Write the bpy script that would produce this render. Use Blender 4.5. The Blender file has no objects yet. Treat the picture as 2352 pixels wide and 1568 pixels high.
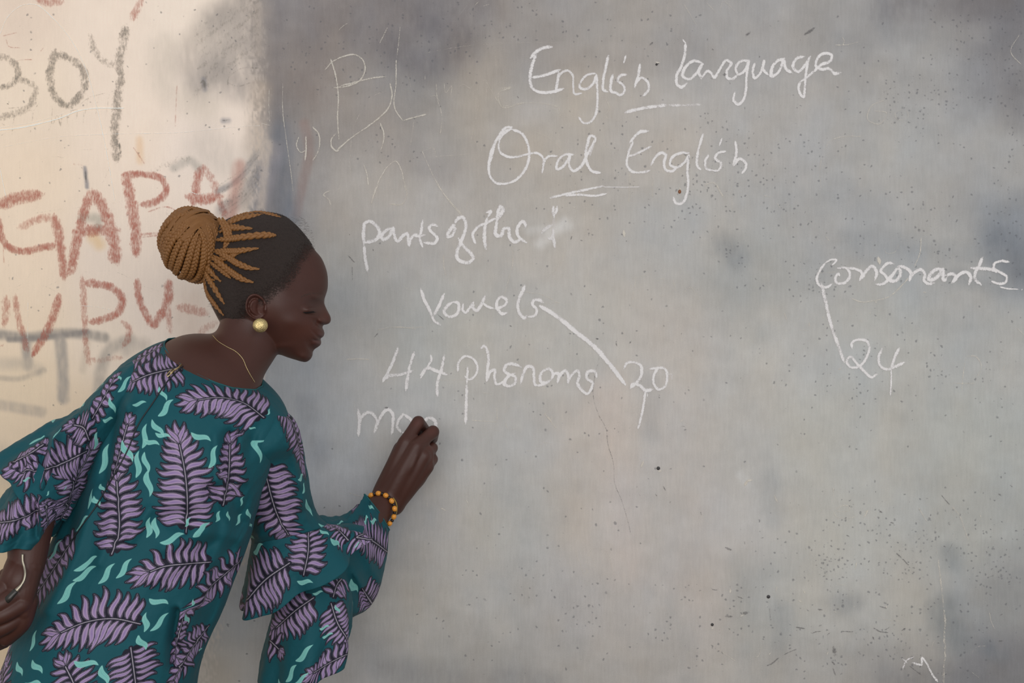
import bpy, bmesh, math, random
import numpy as np
from mathutils import Vector
from mathutils.bvhtree import BVHTree

# ------------------------------------------------------------------ camera, light, exposure
scene = bpy.context.scene
COL = scene.collection
CAM_Y, CAM_Z, PXM = -3.2, 1.33, 1280.0            # camera 3.2 m from the wall, 1280 px per metre there
cam_data = bpy.data.cameras.new('camera')
cam_data.sensor_width = 36.0
cam_data.lens = 36.0 * 3.2 / (2352.0 / PXM)
cam = bpy.data.objects.new('camera', cam_data)
cam.location = (0, CAM_Y, CAM_Z)
cam.rotation_euler = (math.radians(90), 0, 0)
COL.objects.link(cam)
scene.camera = cam

scene.view_settings.view_transform = 'Standard'
scene.view_settings.look = 'None'
scene.view_settings.gamma = 1.0
scene.view_settings.use_curve_mapping = False
scene.view_settings.exposure = -0.13
scene.cycles.transparent_max_bounces = 48      # the chalk strokes cross one another many times

world = bpy.data.worlds.new('daylight')
scene.world = world
world.use_nodes = True
wb = world.node_tree.nodes['Background']
wb.inputs[0].default_value = (0.93, 0.96, 1.0, 1)
wb.inputs[1].default_value = 0.50

def area(name, loc, target, size, energy, color):
    l = bpy.data.lights.new(name, 'AREA')
    l.shape = 'RECTANGLE'; l.size = size[0]; l.size_y = size[1]
    l.energy = energy; l.color = color
    o = bpy.data.objects.new(name, l)
    o.location = loc
    o.rotation_euler = (Vector(target) - Vector(loc)).to_track_quat('-Z', 'Y').to_euler()
    COL.objects.link(o)
    return o
area('doorway_daylight', (-1.1, -6.5, 1.9), (0.1, 0, 1.2), (4.6, 3.2), 158, (1.0, 0.975, 0.94))
area('window_daylight', (2.2, -6.2, 2.4), (0.3, 0, 1.3), (4.0, 2.6), 88, (0.96, 0.98, 1.0))

# ------------------------------------------------------------------ helpers
def P(px, py, y):
    """point at depth y that stands where the photograph shows pixel (px, py)"""
    k = (y - CAM_Y) / 3.2 / PXM
    return Vector(((px - 1176) * k, y, CAM_Z - (py - 784) * k))
def lin(c):
    c = np.asarray(c, float) / 255.0
    return np.where(c <= 0.04045, c / 12.92, ((c + 0.055) / 1.055) ** 2.4)
def lin4(c): return tuple(float(v) for v in lin(c)) + (1.0,)
def link(name, me, mat=None, parent=None, smooth=True, **props):
    o = bpy.data.objects.new(name, me)
    COL.objects.link(o)
    if mat is not None: me.materials.append(mat)
    if parent is not None: o.parent = parent
    if smooth: me.shade_smooth()
    for k, v in props.items(): o[k] = v
    return o
def mesh_np(name, V, F):
    """F: (n,4) or (n,3) int array, or list of such arrays"""
    me = bpy.data.meshes.new(name)
    if isinstance(F, np.ndarray): F = [F]
    F = [f for f in F if len(f)]
    loops = np.concatenate([f.ravel() for f in F]).astype(np.int32)
    sizes = np.concatenate([np.full(len(f), f.shape[1]) for f in F]).astype(np.int32)
    starts = np.concatenate([[0], np.cumsum(sizes)[:-1]]).astype(np.int32)
    me.vertices.add(len(V)); me.vertices.foreach_set('co', np.asarray(V, np.float32).ravel())
    me.loops.add(len(loops)); me.loops.foreach_set('vertex_index', loops)
    me.polygons.add(len(sizes)); me.polygons.foreach_set('loop_start', starts)
    me.polygons.foreach_set('loop_total', sizes)
    me.update(calc_edges=True); me.validate()
    return me
def grid_faces(r, c, off=0):
    i = np.arange(r * c).reshape(r, c) + off
    return np.stack([i[:-1, :-1], i[:-1, 1:], i[1:, 1:], i[1:, :-1]], -1).reshape(-1, 4)
def set_color(me, name, cols):
    a = me.color_attributes.new(name, 'FLOAT_COLOR', 'POINT')
    c = np.ones((len(me.vertices), 4), np.float32); c[:, :3] = cols
    a.data.foreach_set('color', c.ravel())
def set_float(me, name, vals):
    a = me.attributes.new(name, 'FLOAT', 'POINT')
    a.data.foreach_set('value', np.asarray(vals, np.float32))
def catmull(pts, n):
    """n samples through the rows of pts, chord-length parametrised"""
    p = np.asarray(pts, float)
    if len(p) == 2:
        t = np.linspace(0, 1, n)[:, None]; return p[0] * (1 - t) + p[1] * t
    d = np.sqrt(((p[1:] - p[:-1]) ** 2).sum(1)) + 1e-9
    s = np.concatenate([[0], np.cumsum(d)])
    m = np.zeros_like(p)
    m[1:-1] = ((p[2:] - p[1:-1]) / d[1:, None] * d[:-1, None] + (p[1:-1] - p[:-2]) / d[:-1, None] * d[1:, None]) / (d[1:] + d[:-1])[:, None]
    m[0] = (p[1] - p[0]) / d[0]; m[-1] = (p[-1] - p[-2]) / d[-1]
    u = np.linspace(0, s[-1], n)
    k = np.clip(np.searchsorted(s, u, 'right') - 1, 0, len(d) - 1)
    t = ((u - s[k]) / d[k])[:, None]; h = d[k][:, None]
    return ((2*t**3 - 3*t**2 + 1) * p[k] + (t**3 - 2*t**2 + t) * h * m[k] + (-2*t**3 + 3*t**2) * p[k+1] + (t**3 - t**2) * h * m[k+1])
def vnoise(x, y, seed=0):
    """smooth value noise 0..1"""
    xi = np.floor(x).astype(np.int64); yi = np.floor(y).astype(np.int64)
    fx = x - xi; fy = y - yi
    fx = fx * fx * (3 - 2 * fx); fy = fy * fy * (3 - 2 * fy)
    def h(a, b):
        n = (a * 374761393 + b * 668265263 + seed * 974634777) & 0xffffffff
        n = ((n ^ (n >> 13)) * 1274126177) & 0xffffffff
        return ((n ^ (n >> 16)) & 0xffff) / 65535.0
    return (h(xi, yi) * (1-fx) + h(xi+1, yi) * fx) * (1-fy) + (h(xi, yi+1) * (1-fx) + h(xi+1, yi+1) * fx) * fy
def fbm(x, y, seed=0, o=4):
    s = 0; a = 0.5; t = 0
    for k in range(o):
        s = s + a * vnoise(x * 2**k, y * 2**k, seed + k); t += a; a *= 0.55
    return s / t
def sstep(a, b, x):
    t = np.clip((x - a) / (b - a), 0, 1); return t * t * (3 - 2 * t)
def tube(pts, rad, sides=8, cap=True, up=(0, -1, 0.3), flat=1.0):
    """V, F of a tube through pts (n,3); rad scalar or per point"""
    p = np.asarray(pts, float); n = len(p)
    r = np.broadcast_to(np.asarray(rad, float), (n,))
    T = np.gradient(p, axis=0); T /= np.linalg.norm(T, axis=1)[:, None] + 1e-12
    N = np.zeros_like(p); ref = np.asarray(up, float)
    for i in range(n):
        v = ref - T[i] * ref.dot(T[i]); l = np.linalg.norm(v)
        if l < 1e-5: v = np.cross(T[i], (0.3, 0.5, 0.8)); l = np.linalg.norm(v)
        N[i] = v / l; ref = N[i]
    B = np.cross(T, N)
    a = np.linspace(0, 2 * math.pi, sides, endpoint=False)
    V = p[:, None] + r[:, None, None] * (np.cos(a)[None, :, None] * B[:, None] + flat * np.sin(a)[None, :, None] * N[:, None])
    V = V.reshape(-1, 3)
    i = np.arange(n * sides).reshape(n, sides)
    j = np.roll(i, -1, axis=1)
    F = np.stack([i[:-1], j[:-1], j[1:], i[1:]], -1).reshape(-1, 4)
    if cap:
        V = np.vstack([V, p[0] - T[0] * r[0] * 0.5, p[-1] + T[-1] * r[-1] * 0.5])
        c0, c1 = len(V) - 2, len(V) - 1
        t0 = np.stack([np.full(sides, c0), j[0], i[0], i[0]], -1)
        t1 = np.stack([np.full(sides, c1), i[-1], j[-1], j[-1]], -1)
        return V, [F, t0[:, :3], t1[:, :3]]
    return V, [F]
class Bag:
    def __init__(self): self.V = []; self.F3 = []; self.F4 = []; self.n = 0
    def add(self, V, F):
        if isinstance(F, np.ndarray): F = [F]
        for f in F:
            (self.F4 if f.shape[1] == 4 else self.F3).append(f + self.n)
        self.V.append(np.asarray(V, float)); self.n += len(V)
    def mesh(self, name):
        F = []
        if self.F4: F.append(np.vstack(self.F4))
        if self.F3: F.append(np.vstack(self.F3))
        return mesh_np(name, np.vstack(self.V), F)
def ball(c, r, seg=16, rings=10, rot=None):
    """closed ellipsoid, r = 3 radii"""
    th = np.linspace(0, math.pi, rings + 1)[1:-1]; ph = np.linspace(0, 2*math.pi, seg, endpoint=False)
    V = np.stack([np.outer(np.sin(th), np.cos(ph)), np.outer(np.sin(th), np.sin(ph)), np.outer(np.cos(th), np.ones(seg))], -1).reshape(-1, 3)
    V = np.vstack([V, [0, 0, 1], [0, 0, -1]]) * np.asarray(r, float)
    if rot is not None: V = V @ np.asarray(rot, float).T
    V = V + np.asarray(c, float)
    n = rings - 1
    i = np.arange(n * seg).reshape(n, seg); j = np.roll(i, -1, 1)
    F = np.stack([i[:-1], i[1:], j[1:], j[:-1]], -1).reshape(-1, 4)
    t = n * seg
    A = np.stack([np.full(seg, t), i[0], j[0]], -1); B = np.stack([np.full(seg, t + 1), j[-1], i[-1]], -1)
    return V, [F, A, B]

class NT:
    """small node-tree writer"""
    def __init__(self, name):
        self.m = bpy.data.materials.new(name); self.m.use_nodes = True
        self.t = self.m.node_tree; self.b = self.t.nodes['Principled BSDF']; self.out = self.t.nodes['Material Output']
    def n(self, typ, **kw):
        nd = self.t.nodes.new(typ)
        for k, v in kw.items():
            if k == 'ins':
                for a, b in v.items(): nd.inputs[a].default_value = b
            else: setattr(nd, k, v)
        return nd
    def l(self, a, b): self.t.links.new(a, b)
    def math(self, op, a, b=None, c=None, clamp=False):
        nd = self.n('ShaderNodeMath', operation=op, use_clamp=clamp)
        for i, v in enumerate((a, b, c)):
            if v is None: continue
            if isinstance(v, (int, float)): nd.inputs[i].default_value = v
            else: self.l(v, nd.inputs[i])
        return nd.outputs[0]
    def mix(self, fac, a, b, blend='MIX'):
        nd = self.n('ShaderNodeMix', data_type='RGBA', blend_type=blend)
        for i, v in ((0, fac), (6, a), (7, b)):
            if isinstance(v, (int, float, tuple)): nd.inputs[i].default_value = v
            else: self.l(v, nd.inputs[i])
        return nd.outputs[2]
    def obj(self, scale=(1, 1, 1)):
        tc = self.n('ShaderNodeTexCoord'); mp = self.n('ShaderNodeMapping')
        mp.inputs['Scale'].default_value = scale
        self.l(tc.outputs['Object'], mp.inputs[0]); return mp.outputs[0]
    def noise(self, vec, scale, detail=3, rough=0.55):
        nd = self.n('ShaderNodeTexNoise', ins={'Scale': scale, 'Detail': detail, 'Roughness': rough})
        self.l(vec, nd.inputs['Vector']); return nd.outputs['Fac']
    def ramp(self, f, stops):
        nd = self.n('ShaderNodeValToRGB'); e = nd.color_ramp.elements
        while len(e) < len(stops): e.new(0.5)
        for i, (p, c) in enumerate(stops):
            e[i].position = p; e[i].color = (c, c, c, 1) if isinstance(c, (int, float)) else c
        self.l(f, nd.inputs[0]); return nd.outputs[0]
    def attr(self, name, out='Color'):
        nd = self.n('ShaderNodeAttribute', attribute_name=name); return nd.outputs[out]
    def bump(self, h, strength, dist):
        nd = self.n('ShaderNodeBump', ins={'Strength': strength, 'Distance': dist})
        self.l(h, nd.inputs['Height']); self.l(nd.outputs[0], self.b.inputs['Normal']); return nd
# ------------------------------------------------------------------ wall and chalkboard
def wall_material(name, board):
    t = NT(name)
    base = t.attr('tone')
    pit = t.attr('pit', 'Fac')
    v = t.obj()
    streak = t.noise(t.obj((1, 1, 0.12)), 260, 4, 0.6)
    grain = t.noise(v, 620, 3, 0.7)
    cloud = t.noise(t.obj((1, 1, 0.6)), 14, 5, 0.62)
    k = t.math('ADD', t.math('MULTIPLY', t.math('SUBTRACT', streak, 0.5), 0.20 if board else 0.12),
               t.math('MULTIPLY', t.math('SUBTRACT', grain, 0.5), 0.24 if board else 0.16))
    k = t.math('ADD', k, t.math('MULTIPLY', t.math('SUBTRACT', cloud, 0.5), 0.22 if board else 0.10))
    k = t.math('ADD', k, 1.0)
    cmb = t.n('ShaderNodeCombineColor'); 
    for i in range(3): t.l(k, cmb.inputs[i])
    col = t.mix(1.0, base, cmb.outputs[0], 'MULTIPLY')
    # little pits whose number follows the wear map
    warp = t.n('ShaderNodeTexNoise', ins={'Scale': 130.0, 'Detail': 2.0}); t.l(v, warp.inputs['Vector'])
    vm = t.n('ShaderNodeVectorMath', operation='MULTIPLY_ADD'); t.l(warp.outputs['Color'], vm.inputs[0])
    vm.inputs[1].default_value = (0.006, 0.0, 0.008); t.l(v, vm.inputs[2])
    hs = None
    for sc, lo, hi in ((150.0, 0.16, 0.36), (64.0, 0.08, 0.2)):
        vo = t.n('ShaderNodeTexVoronoi', ins={'Scale': sc, 'Randomness': 1.0}); t.l(vm.outputs[0], vo.inputs['Vector'])
        sp = t.n('ShaderNodeSeparateColor'); t.l(vo.outputs['Color'], sp.inputs[0])
        on = t.math('LESS_THAN', sp.outputs[0], t.math('MULTIPLY', pit, 0.80 if sc > 100 else 0.40))
        dot = t.math('SUBTRACT', 1.0, t.ramp(vo.outputs['Distance'], [(lo, 0), (hi, 1)]))
        h = t.math('MULTIPLY', on, dot)
        hs = h if hs is None else t.math('MAXIMUM', hs, h)
    col = t.mix(t.math('MULTIPLY', hs, 0.55), col, lin4((104, 104, 108)))
    # light chalk dust flecks
    fl = t.ramp(t.noise(v, 330, 2, 0.5), [(0.70, 0), (0.78, 1)])
    col = t.mix(t.math('MULTIPLY', fl, 0.22 if board else 0.1), col, lin4((215, 212, 208)))
    t.l(col, t.b.inputs['Base Color'])
    t.b.inputs['Roughness'].default_value = 0.82
    t.b.inputs['Specular IOR Level'].default_value = 0.25
    h = t.math('SUBTRACT', t.math('ADD', t.math('MULTIPLY', streak, 0.3), t.math('MULTIPLY', grain, 0.2)), hs)
    t.bump(h, 0.35, 0.0012)
    return t.m

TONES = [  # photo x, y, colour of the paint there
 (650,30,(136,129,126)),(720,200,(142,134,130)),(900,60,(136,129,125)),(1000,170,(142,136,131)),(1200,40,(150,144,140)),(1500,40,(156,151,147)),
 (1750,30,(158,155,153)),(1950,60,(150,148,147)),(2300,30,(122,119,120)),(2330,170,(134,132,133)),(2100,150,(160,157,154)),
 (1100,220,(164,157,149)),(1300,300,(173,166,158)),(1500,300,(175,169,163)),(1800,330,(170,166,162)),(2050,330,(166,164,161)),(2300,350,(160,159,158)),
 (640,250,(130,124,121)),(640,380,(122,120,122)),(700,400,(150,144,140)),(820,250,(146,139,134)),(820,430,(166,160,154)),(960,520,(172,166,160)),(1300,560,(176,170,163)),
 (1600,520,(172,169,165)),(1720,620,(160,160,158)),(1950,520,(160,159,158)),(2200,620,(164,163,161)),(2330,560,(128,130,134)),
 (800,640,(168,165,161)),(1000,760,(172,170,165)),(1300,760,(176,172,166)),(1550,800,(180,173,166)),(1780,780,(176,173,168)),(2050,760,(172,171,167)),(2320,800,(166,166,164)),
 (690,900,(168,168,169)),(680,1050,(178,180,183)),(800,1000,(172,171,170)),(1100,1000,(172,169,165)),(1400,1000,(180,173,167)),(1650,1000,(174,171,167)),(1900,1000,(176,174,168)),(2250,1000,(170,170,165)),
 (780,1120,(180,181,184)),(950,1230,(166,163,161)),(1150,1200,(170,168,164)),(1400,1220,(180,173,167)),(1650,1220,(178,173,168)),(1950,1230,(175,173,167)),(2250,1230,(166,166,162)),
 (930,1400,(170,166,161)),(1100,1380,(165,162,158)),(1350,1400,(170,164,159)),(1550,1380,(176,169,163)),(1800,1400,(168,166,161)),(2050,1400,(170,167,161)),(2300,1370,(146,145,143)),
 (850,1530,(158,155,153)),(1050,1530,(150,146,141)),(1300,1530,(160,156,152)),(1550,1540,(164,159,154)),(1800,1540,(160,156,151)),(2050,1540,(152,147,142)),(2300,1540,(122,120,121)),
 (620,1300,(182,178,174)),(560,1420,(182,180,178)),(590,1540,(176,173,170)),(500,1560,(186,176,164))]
TONES_L = [
 (40,40,(223,203,185)),(250,60,(233,215,198)),(420,40,(233,217,201)),(60,200,(231,212,191)),(300,230,(233,215,198)),(440,170,(225,209,195)),(60,420,(229,208,185)),(300,330,(232,213,195)),
 (440,330,(227,211,198)),(60,600,(228,207,184)),(250,600,(223,206,191)),(350,700,(221,205,192)),(460,700,(217,202,189)),(60,760,(223,202,178)),(250,790,(219,202,184)),(380,740,(217,202,189)),
 (60,880,(215,195,169)),(150,960,(217,196,171)),(40,1280,(207,184,153)),(200,1100,(209,189,163)),(480,1500,(204,192,180))]
def idw(T, X, Y):
    pts = np.array([(a, b) for a, b, c in T], float); C = np.array([c for a, b, c in T], float)
    num = np.zeros(X.shape + (3,)); den = np.zeros(X.shape)
    for (a, b), c in zip(pts, C):
        w = 1.0 / (((X - a) ** 2 + (Y - b) ** 2) / 1e4 + 0.35) ** 1.9
        num += w[..., None] * c; den += w
    return num / den[..., None]
# soft smears: (points, half width, colour, strength, edge softness)
SMEARS = [
 ([(700,285),(711,350),(697,415),(680,490)], 11, (138,122,117), .75, .8),
 ([(1062,160),(1300,150),(1600,120)], 34, (150,143,138), .35, 1),
 ([(800,50),(900,20),(1100,10)], 60, (118,111,110), .5, 1),
 ([(980,60),(1060,100),(960,140),(900,110)], 40, (112,106,106), .55, 1),
 ([(1030,400),(900,350)], 30, (150,142,137), .4, 1),
 ([(625,0),(628,200),(630,330),(640,480)], 26, (116,111,112), .5, 1),
 ([(720,20),(700,200)], 40, (120,112,110), .4, 1),
 ([(648,300),(650,420),(665,500)], 22, (112,113,118), .7, 1),
 ([(2352,10),(2200,0),(2050,20)], 50, (112,109,111), .5, 1),
 ([(2310,80),(2330,200),(2345,260)], 40, (118,116,118), .45, 1),
 ([(1950,90),(2100,75),(2250,80)], 28, (146,144,143), .4, 1),
 ([(1600,500),(1760,470),(1900,480)], 40, (158,158,158), .45, 1),
 ([(1660,560),(1690,600)], 26, (132,134,136), .55, 1),
 ([(1690,670),(1730,760)], 34, (160,160,158), .4, 1),
 ([(1950,560),(2100,570),(2280,580)], 30, (146,148,150), .5, 1),
 ([(2290,560),(2352,620)], 40, (112,116,122), .55, 1),
 ([(2180,640),(2300,660)], 18, (140,142,144), .5, 1),
 ([(1400,900),(1420,1100),(1450,1300)], 40, (186,174,166), .5, 1),
 ([(1570,960),(1600,1200),(1600,1450)], 60, (184,174,167), .35, 1),
 ([(1490,880),(1500,1000)], 20, (158,155,153), .4, 1),
 ([(1770,1100),(1780,1190)], 20, (156,155,153), .4, 1),
 ([(1540,1400),(1570,1460)], 40, (160,158,155), .35, 1),
 ([(1700,1290),(1720,1480)], 28, (152,152,150), .35, 1),
 ([(1790,1400),(1790,1480)], 22, (142,143,143), .4, 1),
 ([(1925,1390),(1960,1385)], 20, (140,139,137), .5, 1),
 ([(2170,1400),(2200,1470)], 34, (122,124,124), .6, 1),
 ([(2270,1490),(2290,1510)], 22, (112,114,117), .7, 1),
 ([(2330,1380),(2300,1290)], 40, (138,138,138), .4, 1),
 ([(2352,1540),(2250,1560),(2050,1568)], 34, (118,116,116), .5, 1),
 ([(2175,1270),(2185,1300)], 18, (138,140,140), .55, 1),
 ([(950,1270),(980,1420),(960,1500)], 60, (158,152,144), .3, 1),
 ([(900,1200),(1000,1190)], 40, (150,150,151), .4, 1),
 ([(680,1120),(760,1150),(830,1130)], 40, (164,166,171), .3, 1),
 ([(900,1540),(1100,1560),(1250,1568)], 30, (132,129,127), .5, 1),
 ([(1090,1440),(1100,1568)], 22, (150,145,140), .4, 1),
 ([(700,930),(740,1050)], 24, (140,140,144), .35, 1),
 ([(1180,1120),(1200,1200)], 30, (163,162,160), .4, 1),
 ([(1200,260),(1240,255)], 24, (182,176,172), .4, 1),
 ([(1240,560),(1300,510)], 12, (205,202,199), .55, 1),
 ([(1215,530),(1310,522)], 9, (198,195,192), .35, 1),
 ([(1700,1090),(1715,1110)], 10, (190,188,186), .5, 1),
 ([(1480,1050),(1500,1060)], 12, (190,184,180), .4, 1),
 # grey brushed over the cream at the board's left edge
 ([(560,0),(480,60),(420,140)], 30, (176,164,153), .55, 1),
 ([(600,40),(520,130),(450,190)], 26, (158,148,141), .6, 1),
 ([(600,100),(560,200),(500,160)], 34, (150,141,135), .6, 1),
 ([(580,0),(520,50)], 40, (160,150,143), .6, 1),
 ([(510,60),(500,140),(470,190)], 40, (170,160,151), .5, 1),
 ([(375,110),(372,190),(480,250)], 30, (203,190,175), .45, 1),
 ([(590,300),(580,400),(560,470)], 20, (170,158,148), .5, .9),
 ([(470,330),(560,390)], 40, (196,184,173), .5, 1),
 ([(600,380),(560,450),(510,480)], 13, (134,128,127), .6, .8),
 ([(590,350),(550,410),(500,440)], 7, (128,124,124), .55, .7),
 ([(640,340),(610,420),(590,520)], 16, (138,132,134), .6, .9),
 ([(560,450),(520,500),(480,520)], 20, (178,164,153), .6, 1),
 ([(550,380),(540,440),(530,500)], 13, (172,124,112), .5, .9),
 ([(616,330),(600,480)], 10, (184,170,158), .6, .8),
 ([(595,210),(600,340)], 26, (188,172,157), .6, 1),
 ([(592,20),(596,120)], 12, (172,160,150), .5, 1),
 # charcoal letters low on the left, and grey wash
 ([(0,768),(60,775),(130,766),(200,768),(240,775)], 11, (146,138,130), .75, .7),
 ([(20,780),(100,775),(200,762)], 6, (128,122,118), .6, .7),
 ([(138,780),(143,830),(146,915)], 13, (158,149,140), .8, .6),
 ([(60,790),(64,838)], 11, (150,142,134), .7, .8),
 ([(0,835),(60,838),(90,850)], 13, (186,172,155), .6, .9),
 ([(0,868),(40,870),(100,850)], 6, (164,152,138), .5, .8),
 ([(0,930),(50,938),(95,946)], 12, (180,166,150), .75, .6),
 ([(200,790),(190,850)], 8, (190,174,156), .5, 1),
 ([(300,780),(255,800),(232,850),(228,900)], 13, (166,156,145), .7, .8),
 ([(330,790),(290,805)], 14, (176,165,154), .55, 1),
 ([(0,1030),(20,1100)], 20, (186,172,154), .5, 1),
 ([(190,500),(225,505),(225,520)], 10, (168,160,146), .6, .8),
 ([(215,545),(228,560)], 13, (214,176,126), .45, 1),
 ([(320,320),(322,370)], 8, (222,186,150), .5, 1),
 ([(400,385),(440,370),(455,385)], 9, (172,164,154), .6, .9),
 ([(195,385),(200,430)], 4, (118,116,122), .7, .8),
 ([(468,182),(470,205)], 6, (132,128,130), .6, .8), ([(512,277),(525,277)], 6, (150,145,146), .6, .9),
 ([(440,700),(430,760)], 30, (202,182,168), .5, 1),
]
PITS = [(1650,420,330,170,.55),(1800,470,130,80,.5),(2080,240,120,110,.75),(2280,120,110,140,.8),(1100,60,160,60,.5),(850,130,230,120,.45),(900,330,80,40,.4),
        (1700,600,60,60,.7),(2100,560,180,80,.55),(2000,850,250,120,.35),(1980,1270,190,110,.95),(2300,1290,90,120,1.0),(2000,1450,250,90,.8),(1620,1430,200,100,.4),
        (2330,450,60,200,.5),(1480,60,200,60,.35),(1880,640,90,60,.6),(2300,900,80,100,.4),(1250,1350,250,200,.18),(1300,900,400,300,.10)]
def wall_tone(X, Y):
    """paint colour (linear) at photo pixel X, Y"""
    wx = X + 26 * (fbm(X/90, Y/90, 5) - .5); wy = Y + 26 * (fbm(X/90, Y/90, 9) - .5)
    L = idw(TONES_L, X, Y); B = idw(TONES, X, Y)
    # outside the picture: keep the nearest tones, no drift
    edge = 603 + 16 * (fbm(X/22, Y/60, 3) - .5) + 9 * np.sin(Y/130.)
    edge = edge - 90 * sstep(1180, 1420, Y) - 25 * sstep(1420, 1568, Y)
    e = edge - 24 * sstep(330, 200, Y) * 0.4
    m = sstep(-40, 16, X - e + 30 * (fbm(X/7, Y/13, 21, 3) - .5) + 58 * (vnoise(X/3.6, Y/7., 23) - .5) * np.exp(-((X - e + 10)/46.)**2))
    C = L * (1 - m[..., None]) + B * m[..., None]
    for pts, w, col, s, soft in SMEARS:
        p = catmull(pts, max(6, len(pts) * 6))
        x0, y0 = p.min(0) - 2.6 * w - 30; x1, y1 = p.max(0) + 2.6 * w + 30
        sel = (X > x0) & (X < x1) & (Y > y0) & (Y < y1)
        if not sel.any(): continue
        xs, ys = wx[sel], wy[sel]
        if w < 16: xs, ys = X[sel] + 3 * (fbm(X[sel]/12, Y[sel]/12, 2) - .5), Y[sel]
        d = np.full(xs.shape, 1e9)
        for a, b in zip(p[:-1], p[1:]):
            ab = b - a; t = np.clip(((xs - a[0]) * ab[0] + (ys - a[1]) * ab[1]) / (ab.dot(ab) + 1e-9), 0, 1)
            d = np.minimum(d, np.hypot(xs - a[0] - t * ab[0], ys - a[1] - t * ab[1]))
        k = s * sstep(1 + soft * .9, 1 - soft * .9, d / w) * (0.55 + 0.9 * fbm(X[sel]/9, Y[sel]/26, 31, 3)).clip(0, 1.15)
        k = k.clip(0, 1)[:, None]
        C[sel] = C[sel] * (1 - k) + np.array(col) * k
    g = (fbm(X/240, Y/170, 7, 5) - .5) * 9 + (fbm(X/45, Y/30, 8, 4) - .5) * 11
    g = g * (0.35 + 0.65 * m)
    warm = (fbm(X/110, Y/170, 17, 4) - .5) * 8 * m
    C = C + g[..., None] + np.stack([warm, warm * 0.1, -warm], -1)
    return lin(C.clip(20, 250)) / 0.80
def pit_map(X, Y):
    p = np.zeros(X.shape) + 0.01
    for a, b, w, h, s in PITS:
        p = np.maximum(p, s * np.exp(-((X - a) / w) ** 2 - ((Y - b) / h) ** 2))
    return p * (2.6 * (fbm(X/34, Y/34, 44, 3) - .28)).clip(0.05, 1.6) * (X > 590) + 0.03 * (X <= 590)
def to_px(x, z): return 1176 + x * PXM, 784 - (z - CAM_Z) * PXM
BOARD_Y = -0.003
def wall_sheet(x_px, y_px, yfun):
    X, Y = np.meshgrid(x_px, y_px)
    x = (X - 1176) / PXM; z = CAM_Z - (Y - 784) / PXM
    # gentle unevenness of the hand-trowelled plaster
    yy = yfun(X, Y)
    V = np.stack([x, yy, z], -1).reshape(-1, 3)
    r, c = X.shape
    i = np.arange(r * c).reshape(r, c)
    F = np.stack([i[:-1, :-1], i[1:, :-1], i[1:, 1:], i[:-1, 1:]], -1).reshape(-1, 4)
    return V, F, X, Y
Y_TOP, Y_BOT = 784 - (3.0 - CAM_Z) * PXM, 784 + CAM_Z * PXM
ys = np.concatenate([np.linspace(Y_TOP, -20, 30)[:-1], np.arange(-20, 1590, 3.5), np.linspace(1590, Y_BOT, 50)[1:]])
xl = np.concatenate([np.linspace(-3000, -20, 60)[:-1], np.arange(-20, 636, 3.0)])
xb = np.concatenate([np.arange(575, 700, 3.0), np.arange(700, 2370, 4.0), np.linspace(2370, 4200, 60)])
SPLIT = 575
# the plaster wall, carrying on behind the board
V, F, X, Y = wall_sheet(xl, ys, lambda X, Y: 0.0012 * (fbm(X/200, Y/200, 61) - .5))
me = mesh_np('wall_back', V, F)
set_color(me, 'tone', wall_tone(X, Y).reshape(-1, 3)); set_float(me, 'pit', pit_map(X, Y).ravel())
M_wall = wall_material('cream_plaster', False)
wall = link('wall_back', me, M_wall, kind='structure', label='cream painted plaster wall with red and charcoal hand lettering')
bb = Bag()
def box(x0, x1, y0, y1, z0, z1):
    V = np.array([(x, y, z) for x in (x0, x1) for y in (y0, y1) for z in (z0, z1)], float)
    F = np.array([(0,1,3,2),(4,6,7,5),(0,4,5,1),(2,3,7,6),(0,2,6,4),(1,5,7,3)])
    return V, F
x_left, x_right = (-3000 - 1176) / PXM, (4200 - 1176) / PXM
core = Bag(); core.add(*box(x_left, x_right, 0.003, 0.2, 0.0, 3.0))
t = NT('plaster_core'); t.b.inputs['Base Color'].default_value = lin4((205, 190, 168)); t.b.inputs['Roughness'].default_value = .9
t.l(t.mix(t.noise(t.obj(), 30), lin4((196, 182, 160)), lin4((212, 198, 178))), t.b.inputs['Base Color'])
link('wall_core', core.mesh('wall_core'), t.m, wall, smooth=False)
# the board: a thin skin of grey cement trowelled on to the wall, feathered at its left edge
def board_y(X, Y):
    e = sstep(SPLIT, SPLIT + 40, X)
    return 0.0006 + (BOARD_Y - 0.0006) * e + 0.0009 * (fbm(X/120, Y/160, 62) - .5) * e
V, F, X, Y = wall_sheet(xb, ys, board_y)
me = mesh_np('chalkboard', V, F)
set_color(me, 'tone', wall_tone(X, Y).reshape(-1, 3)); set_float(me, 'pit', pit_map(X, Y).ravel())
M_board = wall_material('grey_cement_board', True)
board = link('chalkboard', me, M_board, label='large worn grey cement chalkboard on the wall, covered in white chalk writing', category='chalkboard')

# floor
fl = NT('cement_floor')
c = fl.mix(fl.noise(fl.obj(), 5, 6), lin4((120, 114, 106)), lin4((150, 143, 133)))
fl.l(c, fl.b.inputs['Base Color']); fl.b.inputs['Roughness'].default_value = 0.85
fl.bump(fl.noise(fl.obj(), 60, 4), 0.3, 0.004)
b = Bag(); b.add(*box(x_left, x_right, -7.0, 0.0, -0.1, 0.0))
link('floor', b.mesh('floor'), fl.m, smooth=False, kind='structure', label='bare grey cement floor below the chalkboard')
def paint4(c): return tuple(float(v) for v in (lin(c) / 0.80).clip(0, .97)) + (1.0,)      # same scale as the wall's paint
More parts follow.
